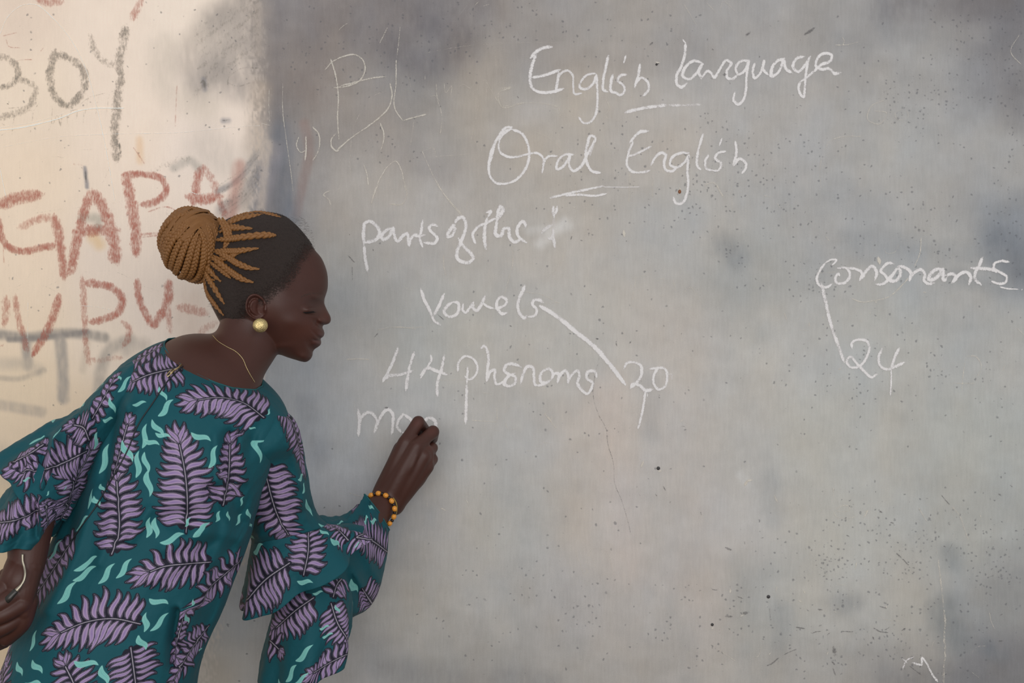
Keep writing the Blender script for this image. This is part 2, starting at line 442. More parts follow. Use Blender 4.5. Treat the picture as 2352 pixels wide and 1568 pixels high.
# ------------------------------------------------------------------ chalk, charcoal and red lettering
def stroke_material(name, col, col2, lo, hi, stretch, rough=0.9):
    t = NT(name)
    v = t.obj(stretch)
    n1 = t.noise(v, 420, 3, 0.65); n2 = t.noise(t.obj(), 75, 3, 0.6)
    dens = t.attr('chalk_mass', 'Fac')                 # thick on the centre line, thinning to the rim
    g = t.math('ADD', t.math('MULTIPLY', t.math('SUBTRACT', n1, 0.5), 1.5), t.math('MULTIPLY', t.math('SUBTRACT', n2, 0.5), 0.9))
    g = t.math('ADD', g, dens)
    a = t.ramp(g, [(lo, 0), (hi, 1)])
    a = t.math('MULTIPLY', a, t.attr('cover', 'Fac'), clamp=True)
    t.l(t.mix(n2, col, col2), t.b.inputs['Base Color'])
    t.b.inputs['Roughness'].default_value = rough; t.b.inputs['Specular IOR Level'].default_value = 0.1
    t.l(a, t.b.inputs['Alpha'])
    return t.m
M_chalk = stroke_material('white_chalk', paint4((212, 207, 206)), paint4((226, 222, 220)), 0.10, 0.68, (1, 1, 1))
M_faint = stroke_material('old_chalk', paint4((204, 195, 182)), paint4((214, 208, 198)), 0.12, 0.62, (1, 1, 1))
M_red = stroke_material('red_crayon', paint4((166, 98, 84)), paint4((184, 116, 100)), 0.02, 0.86, (1, 1, 0.30))
M_char = stroke_material('charcoal', paint4((122, 117, 110)), paint4((144, 138, 128)), 0.14, 0.90, (1, 1, 0.5))
M_dark = stroke_material('dark_scratch', paint4((96, 94, 96)), paint4((124, 120, 118)), 0.08, 0.55, (1, 1, 1))
SEQ = [0]
def strokes(name, mat, parent, items, tr, label=None, base_y=None):
    """items: (points, width in photo px, mass, opacity); tr = (ox, oy, scale) of the traced crop.
    All strokes of one word are laid into one thin sheet, so crossing strokes never lie over each other."""
    ox, oy, s = tr
    G = 2.0 if mat in (M_red, M_char) else 1.5
    segs = []
    for it in items:
        pts, w = it[0], it[1]; dn = it[2] if len(it) > 2 else 0.8; op = it[3] if len(it) > 3 else 0.95
        p = np.array(pts, float) / s + (ox, oy)
        L = np.hypot(*(p[1:] - p[:-1]).T).sum(); n = max(5, int(L / 3.0))
        c = catmull(p, n); SEQ[0] += 1
        c += 1.1 * np.stack([fbm(c[:, 0]/6 + SEQ[0], c[:, 1]/6, 1) - .5, fbm(c[:, 0]/6, c[:, 1]/6 + SEQ[0], 2) - .5], -1)
        tt = np.linspace(0, 1, n); e = np.minimum(tt, 1 - tt) * L
        ww = w * (0.92 if mat in (M_red, M_char) and w > 8 else 0.56) * (0.78 + 0.5 * fbm(tt * L / 25 + SEQ[0] * 3.1, tt * 0, 7)) * (0.6 + 0.4 * np.minimum(1, e / (w * 1.0)))
        dd = dn - .25 * (e < w * .4)
        segs.append((c, ww, dd, op))
    A = np.vstack([q[0] for q in segs]); mw = max(q[1].max() for q in segs) * 1.3 + 2
    x0, y0 = np.floor((A.min(0) - mw) / G) * G; nx, ny = (np.ceil((A.max(0) + mw - (x0, y0)) / G) + 1).astype(int)
    best = np.full((ny, nx), -9.0); cov = np.zeros((ny, nx))
    for c, ww, dd, op in segs:
        for k in range(len(c) - 1):
            a, b = c[k], c[k+1]; r = max(ww[k], ww[k+1]) * 1.25 + G
            i0, i1 = int((min(a[0], b[0]) - r - x0)/G), int((max(a[0], b[0]) + r - x0)/G) + 2
            j0, j1 = int((min(a[1], b[1]) - r - y0)/G), int((max(a[1], b[1]) + r - y0)/G) + 2
            i0, j0 = max(i0, 0), max(j0, 0)
            X = x0 + np.arange(i0, min(i1, nx))[None] * G; Y = y0 + np.arange(j0, min(j1, ny))[:, None] * G
            ab = b - a; t = np.clip(((X-a[0])*ab[0] + (Y-a[1])*ab[1]) / (ab.dot(ab) + 1e-9), 0, 1)
            rim = np.hypot(X-a[0]-t*ab[0], Y-a[1]-t*ab[1]) / (ww[k]*(1-t) + ww[k+1]*t)
            sc = dd[k]*(1-t) + dd[k+1]*t - .85 * np.minimum(rim, 1.6) ** 2.6
            B = best[j0:j1, i0:i1]; m = sc > B; B[m] = sc[m]; cov[j0:j1, i0:i1][m] = op
    keep = best > -.72
    q = keep[:-1, :-1] | keep[1:, :-1] | keep[:-1, 1:] | keep[1:, 1:]
    idx = np.arange(ny * nx).reshape(ny, nx)
    F = np.stack([idx[:-1, :-1][q], idx[1:, :-1][q], idx[1:, 1:][q], idx[:-1, 1:][q]], -1)
    used = np.unique(F); rem = np.full(ny * nx, -1); rem[used] = np.arange(len(used)); F = rem[F]
    gx = (x0 + (used % nx) * G); gy = y0 + (used // nx) * G
    LAYER[0] = (LAYER[0] + 1) % 40
    yb = (base_y if base_y is not None else BOARD_Y - 0.0006) - 0.00002 * LAYER[0]
    V = np.stack([(gx - 1176) / PXM, np.full(len(used), yb), CAM_Z - (gy - 784) / PXM], -1)
    me = mesh_np(name, V, F)
    set_float(me, 'chalk_mass', best.ravel()[used].clip(-1.5, 2)); set_float(me, 'cover', cov.ravel()[used])
    kw = {'label': label} if label else {}
    if name in ('faded_writing', 'dark_mark', 'white_scratch') or label and ('scribble' in label or 'dotted' in label or 'smudges' in label): kw['kind'] = 'stuff'
    return link(name, me, mat, parent, smooth=False, **kw)
LAYER = [0]
C4 = (1100, 60, 2.673); C5 = (780, 420, 3.7935); C6 = (780, 740, 2.868); C7 = (1800, 540, 3.92); C8 = (1500, 1100, 2.7606); C3 = (540, 0, 3.1364)
def S(w, *ps, d=0.8, o=0.95): return (list(ps), w, d, o)
def word(label, tr, *items): strokes('chalk_writing', M_chalk, board, items, tr, label)
word('chalk word English at the top', C4,
 S(9,(450,130),(400,135),(345,165),(318,198)), S(8,(352,172),(325,250),(313,330),(330,385),(380,408),(450,405),(520,384)), S(8,(322,318),(400,304),(450,288),(500,268)),
 S(8,(490,285),(482,340),(472,405)), S(6,(478,340),(505,290),(545,275),(573,300),(578,360),(588,418),(635,413),o=.85),
 S(7,(715,292),(672,298),(630,335),(618,378),(655,388),(700,355),(720,300)), S(7,(720,298),(727,400),(727,470),(715,545),(682,590),(645,597),(612,560)),
 S(8,(795,182),(777,260),(762,340),(766,395),(790,405)), S(8,(822,300),(810,350),(812,402),(850,412)), S(5,(901,180),(888,230)),
 S(7,(905,300),(868,305),(852,335),(885,365),(895,395),(870,425),(830,405)), S(7,(988,235),(978,300),(955,378)), S(7,(958,360),(1000,318),(1035,345),(1042,390),(1005,432)))
word('chalk word language beside English', C4,
 S(5,(1248,80),(1265,105)), S(8,(1266,105),(1262,180),(1240,250),(1212,310),(1215,360),(1240,378),(1275,352)),
 S(8,(1372,228),(1320,215),(1270,250),(1252,310),(1285,328),(1335,290),(1370,235),(1350,285),(1365,325)),
 S(7,(1365,322),(1405,278),(1425,290),(1440,318),(1480,262),(1522,212),(1545,225),(1520,285),(1525,320),(1550,328),(1585,300)),
 S(7,(1655,215),(1605,218),(1575,262),(1590,298),(1630,275),(1655,215),(1642,300),(1636,400),(1618,460),(1590,482),(1562,460),(1570,405)),
 S(7,(1692,225),(1680,285),(1690,322),(1725,292),(1748,215),(1745,270),(1772,300)),
 S(8,(1875,200),(1832,215),(1798,260),(1795,312),(1830,292),(1872,215),(1882,265),(1925,290)),
 S(8,(2000,188),(1950,200),(1928,258),(1955,282),(2000,240),(2035,185)), S(7,(2025,190),(2005,300),(1997,400),(1992,438),(1965,405),(1968,350),(2005,322),(2060,275)),
 S(8,(2050,285),(2100,238),(2158,212),(2165,182),(2120,170),(2080,195),(2068,248),(2105,268),(2145,262),(2180,292),(2220,288)))
word('short chalk underline below language', C4, S(9,(895,532),(960,515),(1050,498),(1150,487)), S(8,(1150,487),(1250,488),(1370,483),d=.45))
word('chalk word Oral with a big looped O', C4,
 S(7,(205,622),(172,622),(120,680),(80,760),(62,850),(68,920),(105,962),(150,970),(215,952),(275,895),(308,805),(300,725),(262,660),(205,635)),
 S(7,(200,632),(160,650),(110,700),(85,770),(68,840)), S(6,(185,640),(145,672),(120,730),(135,780),(180,803),(240,802),(300,786),(345,778)),
 S(6,(330,778),(368,784),(393,812),(388,905)), S(6,(390,850),(425,802),(482,798)), S(7,(582,790),(530,790),(482,835),(478,880),(515,865),(558,800),(553,855),(577,890),(620,868),(662,800)),
 S(7,(640,835),(680,760),(708,680),(690,675),(663,740),(662,840),(690,888),(745,902)), S(4,(712,690),(700,740),(680,800),o=.6))
word('chalk word English beside Oral', C4,
 S(8,(1040,645),(980,655),(950,685),(925,718)), S(7,(945,712),(915,790),(910,858),(938,893),(1000,898),(1052,886)), S(7,(905,806),(975,780),(1055,740)),
 S(7,(1055,858),(1080,810),(1118,778),(1145,790),(1135,840),(1148,885),(1190,890),(1215,865)), S(7,(1290,780),(1230,782),(1180,815),(1172,852),(1208,868),(1265,832),(1290,785)),
 S(7,(1290,785),(1278,880),(1284,960),(1272,1040),(1245,1088),(1210,1088),(1192,1048)), S(7,(1376,660),(1355,730),(1338,810),(1340,860),(1362,882)),
 S(7,(1410,788),(1388,835),(1398,878),(1435,885)), S(6,(1490,690),(1474,738)), S(7,(1512,770),(1465,782),(1448,812),(1485,845),(1470,885),(1432,888)),
 S(7,(1572,708),(1580,775),(1558,858)), S(7,(1560,862),(1600,815),(1635,840),(1637,872),(1612,905)))
word('double chalk underline below Oral', C4, S(6,(435,1056),(560,1025),(680,1000),(765,982)), S(3,(765,988),(870,990),(985,987),o=.7), S(6,(530,1042),(620,1035),(700,1043),(782,1030)))
word('chalk word parts', C5,
 S(9,(245,775),(226,660),(214,540)), S(9,(214,540),(213,400),(225,350),(265,336),(315,368),(348,430),(330,485),(280,510),(222,522)),
 S(8,(462,392),(405,418),(365,478),(375,495),(430,470),(466,395),(476,452),(505,512),(555,470)), S(8,(510,512),(560,455),(592,442),(598,490),(606,545),(620,490),(650,455),(692,450)),
 S(8,(725,325),(715,400),(700,480),(725,562)), S(7,(650,468),(745,455)), S(8,(852,378),(805,365),(782,390),(815,440),(852,482),(840,515),(735,521)))
word('chalk word of between parts and the', C5,
 S(9,(1005,352),(970,400),(945,470),(968,468),(1002,420),(1005,362)), S(9,(1000,365),(1030,312),(1070,300),(1100,352),(1090,430),(1060,510),(1025,600),(1028,660),(1080,692),(1138,690),(1165,660),(1130,600),(1070,540),(1035,480)))
word('chalk word the', C5,
 S(7,(1185,532),(1160,450),(1200,390),(1300,342),(1362,308)), S(7,(1268,266),(1320,246),(1292,300)), S(9,(1292,295),(1268,380),(1262,480),(1275,580)),
 S(9,(1365,330),(1400,282),(1424,232),(1405,206),(1382,260),(1370,350),(1370,462),(1402,460),(1438,398),(1475,402),(1475,445),(1492,490),(1520,515),(1580,488)),
 S(8,(1612,400),(1622,370),(1600,335),(1562,370),(1545,435),(1568,480),(1628,520)))
word('rubbed chalk star after the word the', C5, S(8,(1862,205),(1862,260),(1868,305)), S(8,(1896,205),(1882,275)), S(9,(1762,436),(1800,396),(1855,368),o=.8), S(8,(1860,400),(1862,480),(1876,562),o=.85), S(8,(1815,480),(1835,490),(1862,440),o=.8), S(8,(1868,300),(1866,400),o=.35))
word('chalk word Vowels', C5,
 S(8,(708,922),(735,1010),(790,1118),(830,1205),(878,1236)), S(9,(912,966),(872,1060),(818,1165)), S(9,(985,1040),(938,1072),(913,1128),(948,1162),(1008,1152),(1040,1095),(1032,1048),(985,1036)),
 S(8,(1078,1055),(1074,1110),(1095,1130),(1140,1078),(1172,1035)), S(9,(1170,1040),(1165,1090),(1192,1112),(1232,1060),(1265,988)), S(6,(1245,1045),(1300,1082),(1345,1095)),
 S(8,(1345,1095),(1410,1082),(1455,1040),(1440,1002),(1398,995),(1370,1040),(1375,1100),(1418,1140),(1462,1132)), S(9,(1615,892),(1600,930),(1565,1010),(1553,1090),(1580,1152),(1610,1176),(1632,1160)),
 S(8,(1776,1042),(1740,1020),(1690,1025),(1680,1060),(1715,1100),(1712,1140),(1680,1162),(1640,1165)))
word('long chalk line from Vowels down to 20', (0, 0, 1), S(10,(1240,702),(1281,728),(1320,760),(1366,797),(1395,830),(1436,883),d=.95))
word('chalk number 44', C6, S(8,(386,165),(352,260),(285,392)), S(8,(285,385),(322,355),(400,345),(485,318)), S(8,(492,195),(460,300),(437,450)),
 S(6,(600,215),(606,240),(580,290),(532,372)), S(8,(532,352),(580,300),(640,320),(708,345)), S(8,(690,215),(672,310),(645,400),(645,485)))
word('chalk word Phonems', C6,
 S(6,(778,325),(787,260),(832,222),(880,240),(908,290),(895,348),(850,377),(823,352)), S(6,(845,290),(840,400)), S(8,(838,400),(835,520),(830,670)),
 S(8,(930,175),(950,156),(975,200),(977,300),(968,388)), S(7,(972,385),(1000,320),(1020,312),(1020,370),(1035,408),(1068,398),(1090,380)),
 S(8,(1195,295),(1150,275),(1095,285),(1085,320),(1120,345),(1155,355),(1155,400),(1120,420),(1085,408),(1098,370),(1155,335)),
 S(8,(1192,405),(1208,345),(1240,290),(1270,295),(1280,360),(1290,412),(1330,412),(1392,378)), S(8,(1392,380),(1405,340),(1385,308),(1345,318),(1320,360),(1330,395),(1370,392)),
 S(7,(1400,345),(1440,335),(1435,402)), S(8,(1437,395),(1455,345),(1490,318),(1505,345),(1505,402)), S(8,(1507,395),(1530,345),(1568,318),(1580,352),(1565,398),(1590,432)),
 S(8,(1692,362),(1680,322),(1632,330),(1628,368),(1668,400),(1660,432),(1630,470),(1590,442),(1562,415)))
word('chalk number 20', C6, S(8,(1870,310),(1885,275),(1930,262),(1982,285),(1990,330),(1962,390),(1915,434)), S(8,(1915,434),(1930,405),(1970,412),(2018,448),(2060,440)),
 S(7,(2040,308),(2090,300),(2140,305),(2157,360),(2142,422),(2100,442),(2068,400),(2072,340),(2100,300)), S(3,(2160,345),(2186,340),(2186,380),o=.6), S(7,(2012,460),(2002,540),(1985,620),(1965,700)), S(3,(2028,455),(2028,492)))
word('unfinished chalk word mon above the hand', C6,
 S(8,(122,570),(132,640),(124,750)), S(8,(128,680),(150,620),(190,592),(225,610),(247,650),(228,730)), S(8,(240,700),(272,620),(320,572),(350,600),(352,660),(345,740)),
 S(8,(422,600),(388,650),(380,690),(410,725)), S(8,(425,605),(470,640),(510,690)), S(8,(410,725),(470,725),(520,690)), S(8,(556,720),(562,650),(592,628),(622,642),(637,700),(635,740)))
word('chalk word Consonants at the right', C7,
 S(5,(430,272),(472,224),(430,220),(370,250)), S(7,(370,250),(322,320),(295,390),(308,440),(345,465),(390,467),(432,438)),
 S(7,(478,298),(560,298),(592,345),(570,410),(520,437),(468,425),(460,388),(492,348),(500,365)), S(7,(560,298),(625,300),(700,340),(680,412)), S(8,(690,402),(750,312),(792,280),(830,320),(815,412)),
 S(8,(990,262),(940,250),(890,290),(868,320),(910,360),(932,400),(880,442),(820,440)), S(9,(1022,285),(990,340),(948,402),(988,416),(1035,380),(1047,330),(1022,280)),
 S(8,(1030,278),(1080,290),(1140,338),(1128,412)), S(8,(1128,405),(1180,332),(1230,310),(1267,350),(1260,410),(1290,437),(1350,430)),
 S(9,(1430,308),(1370,310),(1310,358),(1300,400),(1350,397),(1400,350),(1425,310),(1430,380),(1440,410),(1470,375)), S(8,(1460,362),(1520,350),(1542,370),(1510,432)), S(9,(1520,425),(1580,352),(1640,332),(1680,378),(1662,442)),
 S(9,(1786,198),(1755,270),(1720,340),(1720,400),(1772,446)), S(8,(1680,295),(1780,300),(1870,310),(1935,335)), S(7,(2027,242),(1950,235),(1890,260),(1885,290),(1940,332),(2002,380),(1990,427),(1940,437),(1866,415)))
word('short chalk dash under Consonants', C7, S(4,(1940,465),(2000,480),(2112,487)), S(3,(2145,480),(2135,500)))
word('chalk line from Consonants down to 24', C7, S(9,(335,430),(352,500),(375,600),(400,720),(440,860),(490,1000),(542,1145),d=.72))
word('chalk number 24', C7, S(7,(612,1020),(610,970),(680,940),(750,960),(767,1020),(745,1090),(695,1165),(650,1192),(590,1180),(565,1130),(592,1095),(650,1150),(720,1222),(790,1277),(837,1250)),
 S(8,(882,1018),(850,1110),(868,1180),(930,1207),(1000,1182),(1082,1145)), S(8,(1035,1018),(992,1110),(965,1200)), S(5,(965,1200),(965,1300),(956,1445)))
word('two small chalk letters near the bottom right', C8, S(5,(1580,1202),(1600,1150),(1652,1122),d=.6), S(4,(1578,1135),(1612,1165),d=.6), S(6,(1640,1160),(1700,1172),(1702,1130),(1728,1160),(1760,1222),(1802,1282),d=.65))
# older, half rubbed-out marks
def old(label, tr, *items): strokes('faded_writing', M_faint, board, items, tr, label)
F1 = dict(d=.66, o=.74); F2 = dict(d=.54, o=.58); F3 = dict(d=.42, o=.46)
old('faded yellowish letters B and L', C3, S(4,(690,425),(725,540),(745,700),(740,850),(750,1010),**F1), S(4,(650,505),(700,450),(780,410),(870,398),(925,440),(937,510),(900,580),(820,620),(705,635),**F1),
 S(4,(760,620),(920,580),(1000,562),(1092,555),**F1), S(3,(1000,690),(1050,670),(1105,655),**F3), S(4,(1117,600),(1132,680),(1110,770),(1050,840),(960,910),(850,985),(735,1082),**F1),
 S(3,(1162,430),(1160,600),(1155,790),(1210,872),**F1), S(4,(1210,870),(1300,845),(1378,825),**F1))
old('faded chalk marks left of the headings', C3, S(3,(345,600),(345,800),(370,1000),(405,1250),(420,1380),**F2), S(3,(248,640),(246,780),(252,880),**F2), S(2,(180,890),(262,905),**F1),
 S(3,(460,985),(445,1050),(480,1100),(512,1082),**F1), S(4,(512,980),(512,1100),(506,1160),**F1), S(4,(560,915),(600,960),(612,1020),(600,1090),(560,1160),**F1), S(4,(730,960),(695,1010),(698,1060),(740,1088),(755,1060),**F1),
 S(4,(1048,890),(1072,960),(1065,1040),(1048,1085),**F1), S(3,(925,1178),(950,1250),(962,1340),**F1), S(3,(980,1475),(1010,1370),(1060,1260),(1105,1195),(1155,1162),(1200,1230),(1215,1300),**F1),
 S(3,(1215,1300),(1240,1400),(1205,1470),(1100,1470),**F2), S(2,(1345,1080),(1430,1270),(1520,1420),(1640,1560),**F1), S(4,(695,1370),(640,1400),(682,1445),(690,1480),**F2), S(3,(760,1328),(740,1400),**F2),
 S(3,(820,165),(780,190),(740,230),**F2), S(3,(1100,200),(1070,260),(1040,320),**F2), S(3,(1190,190),(1180,300),(1165,430),**F2), S(2,(1680,30),(1620,110),**F2), S(3,(1760,10),(1720,50),**F2), S(3,(1780,50),(1840,30),**F2),
 S(2,(840,1000),(830,1200),(835,1260),**F2), S(2,(900,820),(850,950),(860,990),**F2), S(2,(1290,870),(1262,1060),**F2), S(2,(575,5),(590,18),**F1))
old('faint scribbled letters under the first heading', C3, S(3,(1370,545),(1370,580),**F2), S(3,(1450,600),(1455,700),(1490,840),(1480,970),**F2), S(3,(1505,600),(1520,670),(1560,620),(1555,690),**F2), S(3,(1600,640),(1640,610),(1700,640),(1720,600),**F3),
 S(3,(1740,660),(1760,600),(1805,580),(1812,690),**F3), S(3,(1900,640),(1990,630),**F3), S(4,(1990,635),(1900,670),(1920,770),(2070,745),**F2), S(3,(1250,550),(1268,640),**F3),
 S(3,(1400,700),(1435,690),(1480,740),**F3), S(3,(1350,1090),(1430,1070),(1450,1140),**F3), S(3,(1720,1020),(1770,1060),(1780,1100),**F3), S(3,(1440,1130),(1700,1110),**F3),
 S(2,(1240,410),(1700,330),(2060,315),**F3), S(2,(2000,550),(1980,600),(2010,590),**F3))
old('faint curling scratches around the headings', C4, S(2,(40,340),(150,500),(130,400),(200,370),**F2), S(3,(150,495),(300,472),(420,480),(500,500),**F2), S(2,(780,450),(800,500),(780,560),(830,578),(940,550),**F2), S(2,(800,500),(860,450),(905,470),**F2),
 S(2,(930,320),(940,450),**F2), S(2,(960,440),(920,540),**F2), S(2,(100,180),(110,300),**F3), S(2,(560,440),(600,430),**F3), S(2,(20,105),(300,103),(500,104),**F3), S(2,(345,650),(430,690),(520,780),(560,880),(600,1060),(590,1170),**F2),
 S(2,(750,680),(790,750),(870,765),**F2), S(3,(490,490),(500,560),**F2), S(2,(2120,770),(2150,710),(2230,680),(2350,678),**F1), S(2,(2105,790),(2090,900),(2100,1000),**F2), S(3,(1560,830),(1550,1000),(1555,1140),**F3),
 S(4,(925,900),(920,1090),**F3), S(4,(1065,920),(1065,1050),**F3), S(4,(1380,980),(1430,960),(1500,1050),**F2), S(3,(1740,1040),(1790,1050),**F2), S(2,(1830,1080),(1845,1120),**F2), S(2,(2225,66),(2240,90),(2225,130),**F1), S(2,(2130,110),(2180,75),**F2), S(2,(2180,118),(2260,116),(2340,95),**F1), S(2,(2130,108),(2100,135),**F2),
 S(2,(1160,400),(1155,460),**F2), S(2,(1560,170),(1590,140),**F3), S(2,(940,20),(990,8),**F2), S(2,(720,150),(750,110),(760,70),**F3), S(2,(450,620),(480,560),(460,510),(300,520),**F3))
old('faint curved scratches between headings and Vowels', C5, S(2,(840,5),(930,120),(1060,270),**F1), S(3,(345,5),(300,110),(275,190),**F1), S(3,(560,5),(585,100),(560,170),(430,185),**F2), S(3,(1120,120),(1105,240),**F2),
 S(3,(905,620),(912,740),(930,820),**F2), S(2,(1500,540),(1510,680),(1470,850),(1435,980),**F1), S(2,(1975,570),(1930,680),(1800,840),**F1), S(2,(2055,10),(2065,150),(2040,400),(2010,500),**F2), S(2,(330,1285),(430,1260),(520,1255),(680,1275),**F1),
 S(2,(535,640),(530,900),(528,1300),**F3), S(2,(310,260),(325,370),**F3), S(2,(1620,950),(1750,970),(1915,1050),**F2), S(3,(2035,210),(2055,222),**F1), S(2,(1480,1100),(1720,1110),**F2), S(3,(1785,1050),(1930,1040),**F3), S(2,(840,40),(770,250),**F3), S(3,(365,1170),(355,1220),**F3), S(3,(1460,1190),(1490,1165),**F2), S(2,(160,230),(150,330),(210,350),(260,280),**F3), S(2,(540,870),(600,930),(650,930),**F3))
old('faint marks around Phonems and the hand', C6, S(2,(245,50),(330,35),(460,35),(560,30),**F1), S(3,(40,245),(120,240),(200,245),**F1), S(2,(100,510),(98,600),**F2), S(2,(640,380),(830,378),**F2), S(2,(1035,560),(1040,650),**F1), S(2,(870,645),(1040,655),**F1), S(2,(880,525),(1080,525),**F3),
 S(2,(1085,600),(1110,560),(1160,530),**F2), S(2,(1320,640),(1390,560),**F1), S(2,(1350,600),(1430,700),**F1), S(3,(1395,615),(1400,640),**F1), S(2,(1330,790),(1390,795),**F2), S(3,(1340,110),(1355,115),**F1), S(3,(1545,490),(1555,494),**F1), S(2,(1820,670),(1860,640),**F2), S(2,(880,155),(835,185),**F2), S(3,(850,150),(858,155),**F1),
 S(2,(900,350),(925,440),**F2), S(2,(1090,650),(1110,700),(1190,690),**F2), S(2,(1280,720),(1275,790),**F3))
old('faint letter D right of 24', C7, S(2,(1635,1100),(1612,1250),(1598,1410),**F1), S(3,(1520,1328),(1650,1335),(1720,1330),**F2), S(3,(1640,1090),(1720,1090),(1775,1180),(1740,1270),**F2), S(3,(1990,1160),(1965,1230),**F2), S(3,(1390,1215),(1500,1190),**F3))
old('faint curved scratches around Consonants', C7, S(3,(1232,20),(1225,150),(1170,290),**F1), S(3,(1120,390),(1060,450),(940,555),(800,590),(690,600),(610,570),**F1), S(2,(1120,370),(1040,480),(950,550),**F1), S(2,(900,100),(920,160),(1000,150),(1030,90),**F2), S(2,(1150,180),(1200,120),**F2), S(3,(370,5),(410,55),**F2),
 S(3,(0,690),(30,780),**F2), S(3,(230,770),(225,830),**F2), S(3,(130,850),(230,860),**F3), S(2,(1380,570),(1500,550),(1660,480),**F2), S(2,(1140,470),(1220,440),(1180,520),**F3), S(3,(350,730),(350,750),**F1), S(4,(1250,512),(1280,514),**F1), S(4,(690,760),(695,785),**F2), S(4,(820,600),(835,606),**F1), S(5,(765,700),(780,703),**F1), S(3,(480,1215),(520,1190),**F2), S(2,(1450,700),(1530,710),**F3),
 S(3,(290,340),(470,330),**F3), S(2,(2090,830),(2160,900),**F2), S(3,(120,770),(150,730),**F2))
old('faint word beside the Vowels line', (0, 0, 1), S(3,(1460,640),(1452,690),**F3), S(3,(1450,640),(1500,628),**F3), S(3,(1500,650),(1525,640),(1515,680),(1540,675),**F3), S(3,(1545,640),(1560,680),(1585,660),(1605,690),**F3), S(3,(2030,230),(2000,245),(1992,275),(2020,285),(2035,260),(2005,255),**F2), S(3,(2075,250),(2055,260),(2060,275),(2085,268),(2080,250),**F3),
 S(2,(1690,440),(1678,500),(1682,580),**F3), S(3,(1130,905),(1100,900),**F3), S(2,(1175,500),(1190,560),**F3), S(3,(1320,1260),(1345,1320),(1360,1260),(1385,1260),(1412,1325),**F3), S(2,(1325,1300),(1350,1258),(1370,1310),**F3),
 S(2,(1600,870),(1640,860),**F3), S(3,(2340,80),(2320,120),(2345,150),**F2), S(3,(1570,10),(1600,60),**F3), S(3,(1620,5),(1650,30),(1660,5),(1690,28),**F3), S(2,(1150,1030),(1290,1040),**F3), S(2,(1100,980),(1150,990),**F3), S(3,(1100,240),(1080,330),**F3))
old('faint ovals and scratches low on the right', C8, S(2,(1150,195),(1190,170),(1235,170),(1245,195),(1200,205),(1155,200),**F1), S(2,(1140,205),(1160,235),(1230,245),(1310,225),(1370,190),**F1), S(3,(1078,175),(1060,218),**F2), S(3,(1360,200),(1328,250),**F1), S(2,(1415,200),(1395,290),**F2), S(2,(990,480),(1000,450),(1045,438),**F1), S(3,(1290,520),(1278,575),**F1), S(3,(785,675),(775,712),**F2),
 S(2,(215,1100),(300,1060),(310,1040),**F2), S(2,(220,1102),(340,1080),**F2), S(3,(410,1075),(470,1115),(520,1150),**F2), S(3,(640,1140),(670,1110),(685,1060),**F2), S(3,(920,765),(940,778),**F1), S(2,(1150,660),(1230,675),**F2), S(3,(950,700),(962,725),**F1), S(3,(1370,870),(1600,905),**F3), S(2,(1760,1110),(1770,1040),(1820,985),**F2), S(3,(2130,840),(2140,900),(2165,950),**F2), S(2,(2010,1110),(2050,1060),(2110,1055),**F2), S(2,(2010,1215),(2070,1260),**F2), S(2,(820,750),(1010,840),**F3),
 S(3,(1680,180),(1735,270),**F2), S(3,(1890,170),(1940,230),(1970,310),(1995,380),**F2), S(4,(1140,50),(1140,120),**F2), S(5,(765,100),(790,150),d=.6,o=.6), S(7,(575,35),(600,10),(625,5),d=.6,o=.8), S(5,(490,690),(486,725),d=.7,o=.85), S(3,(545,870),(580,855),**F1), S(4,(475,960),(490,962),**F1), S(4,(365,945),(385,940),**F1), S(3,(1265,800),(1280,808),**F1), S(3,(1140,835),(1160,842),**F1), S(4,(1395,820),(1400,812),**F1), S(3,(1475,800),(1480,815),**F1), S(4,(1100,1110),(1110,1090),**F1), S(3,(730,1110),(745,1100),**F1), S(4,(2070,225),(2075,240),**F1))
old('pale flaking crack running down the lower right', C8, S(3,(1790,430),(1800,480),d=.3,o=.6), S(5,(1805,500),(1815,600),(1830,720),(1838,820),d=.35,o=.8), S(7,(1840,820),(1848,900),(1842,1000),(1848,1100),(1840,1180),(1838,1300),d=.34,o=.8))
old('pale nicks and crumbs in the board', (0, 0, 1), S(7,(1432,530),(1434,543),d=.9,o=.8), S(9,(2016,592),(2020,606),d=.9,o=.8), S(4,(1256,955),(1268,968),d=.8,o=.6), S(3,(1562,968),(1570,962),d=.8,o=.7), S(6,(1716,1105),(1710,1115),d=.8,o=.7), S(5,(1478,1058),(1472,1072),d=.8,o=.7), S(3,(1510,1082),(1520,1080),d=.9,o=.9), S(3,(1505,143),(1515,146),d=.9,o=.9), S(4,(1560,432),(1564,436),d=.9,o=.9),
 S(3,(1012,1165),(1025,1172),**F1), S(2,(980,1150),(982,1165),**F1), S(2,(1070,1145),(1078,1160),**F1), S(2,(880,1120),(900,1135),**F2), S(2,(800,1130),(830,1140),**F2), S(2,(1700,1380),(1720,1350),**F3))
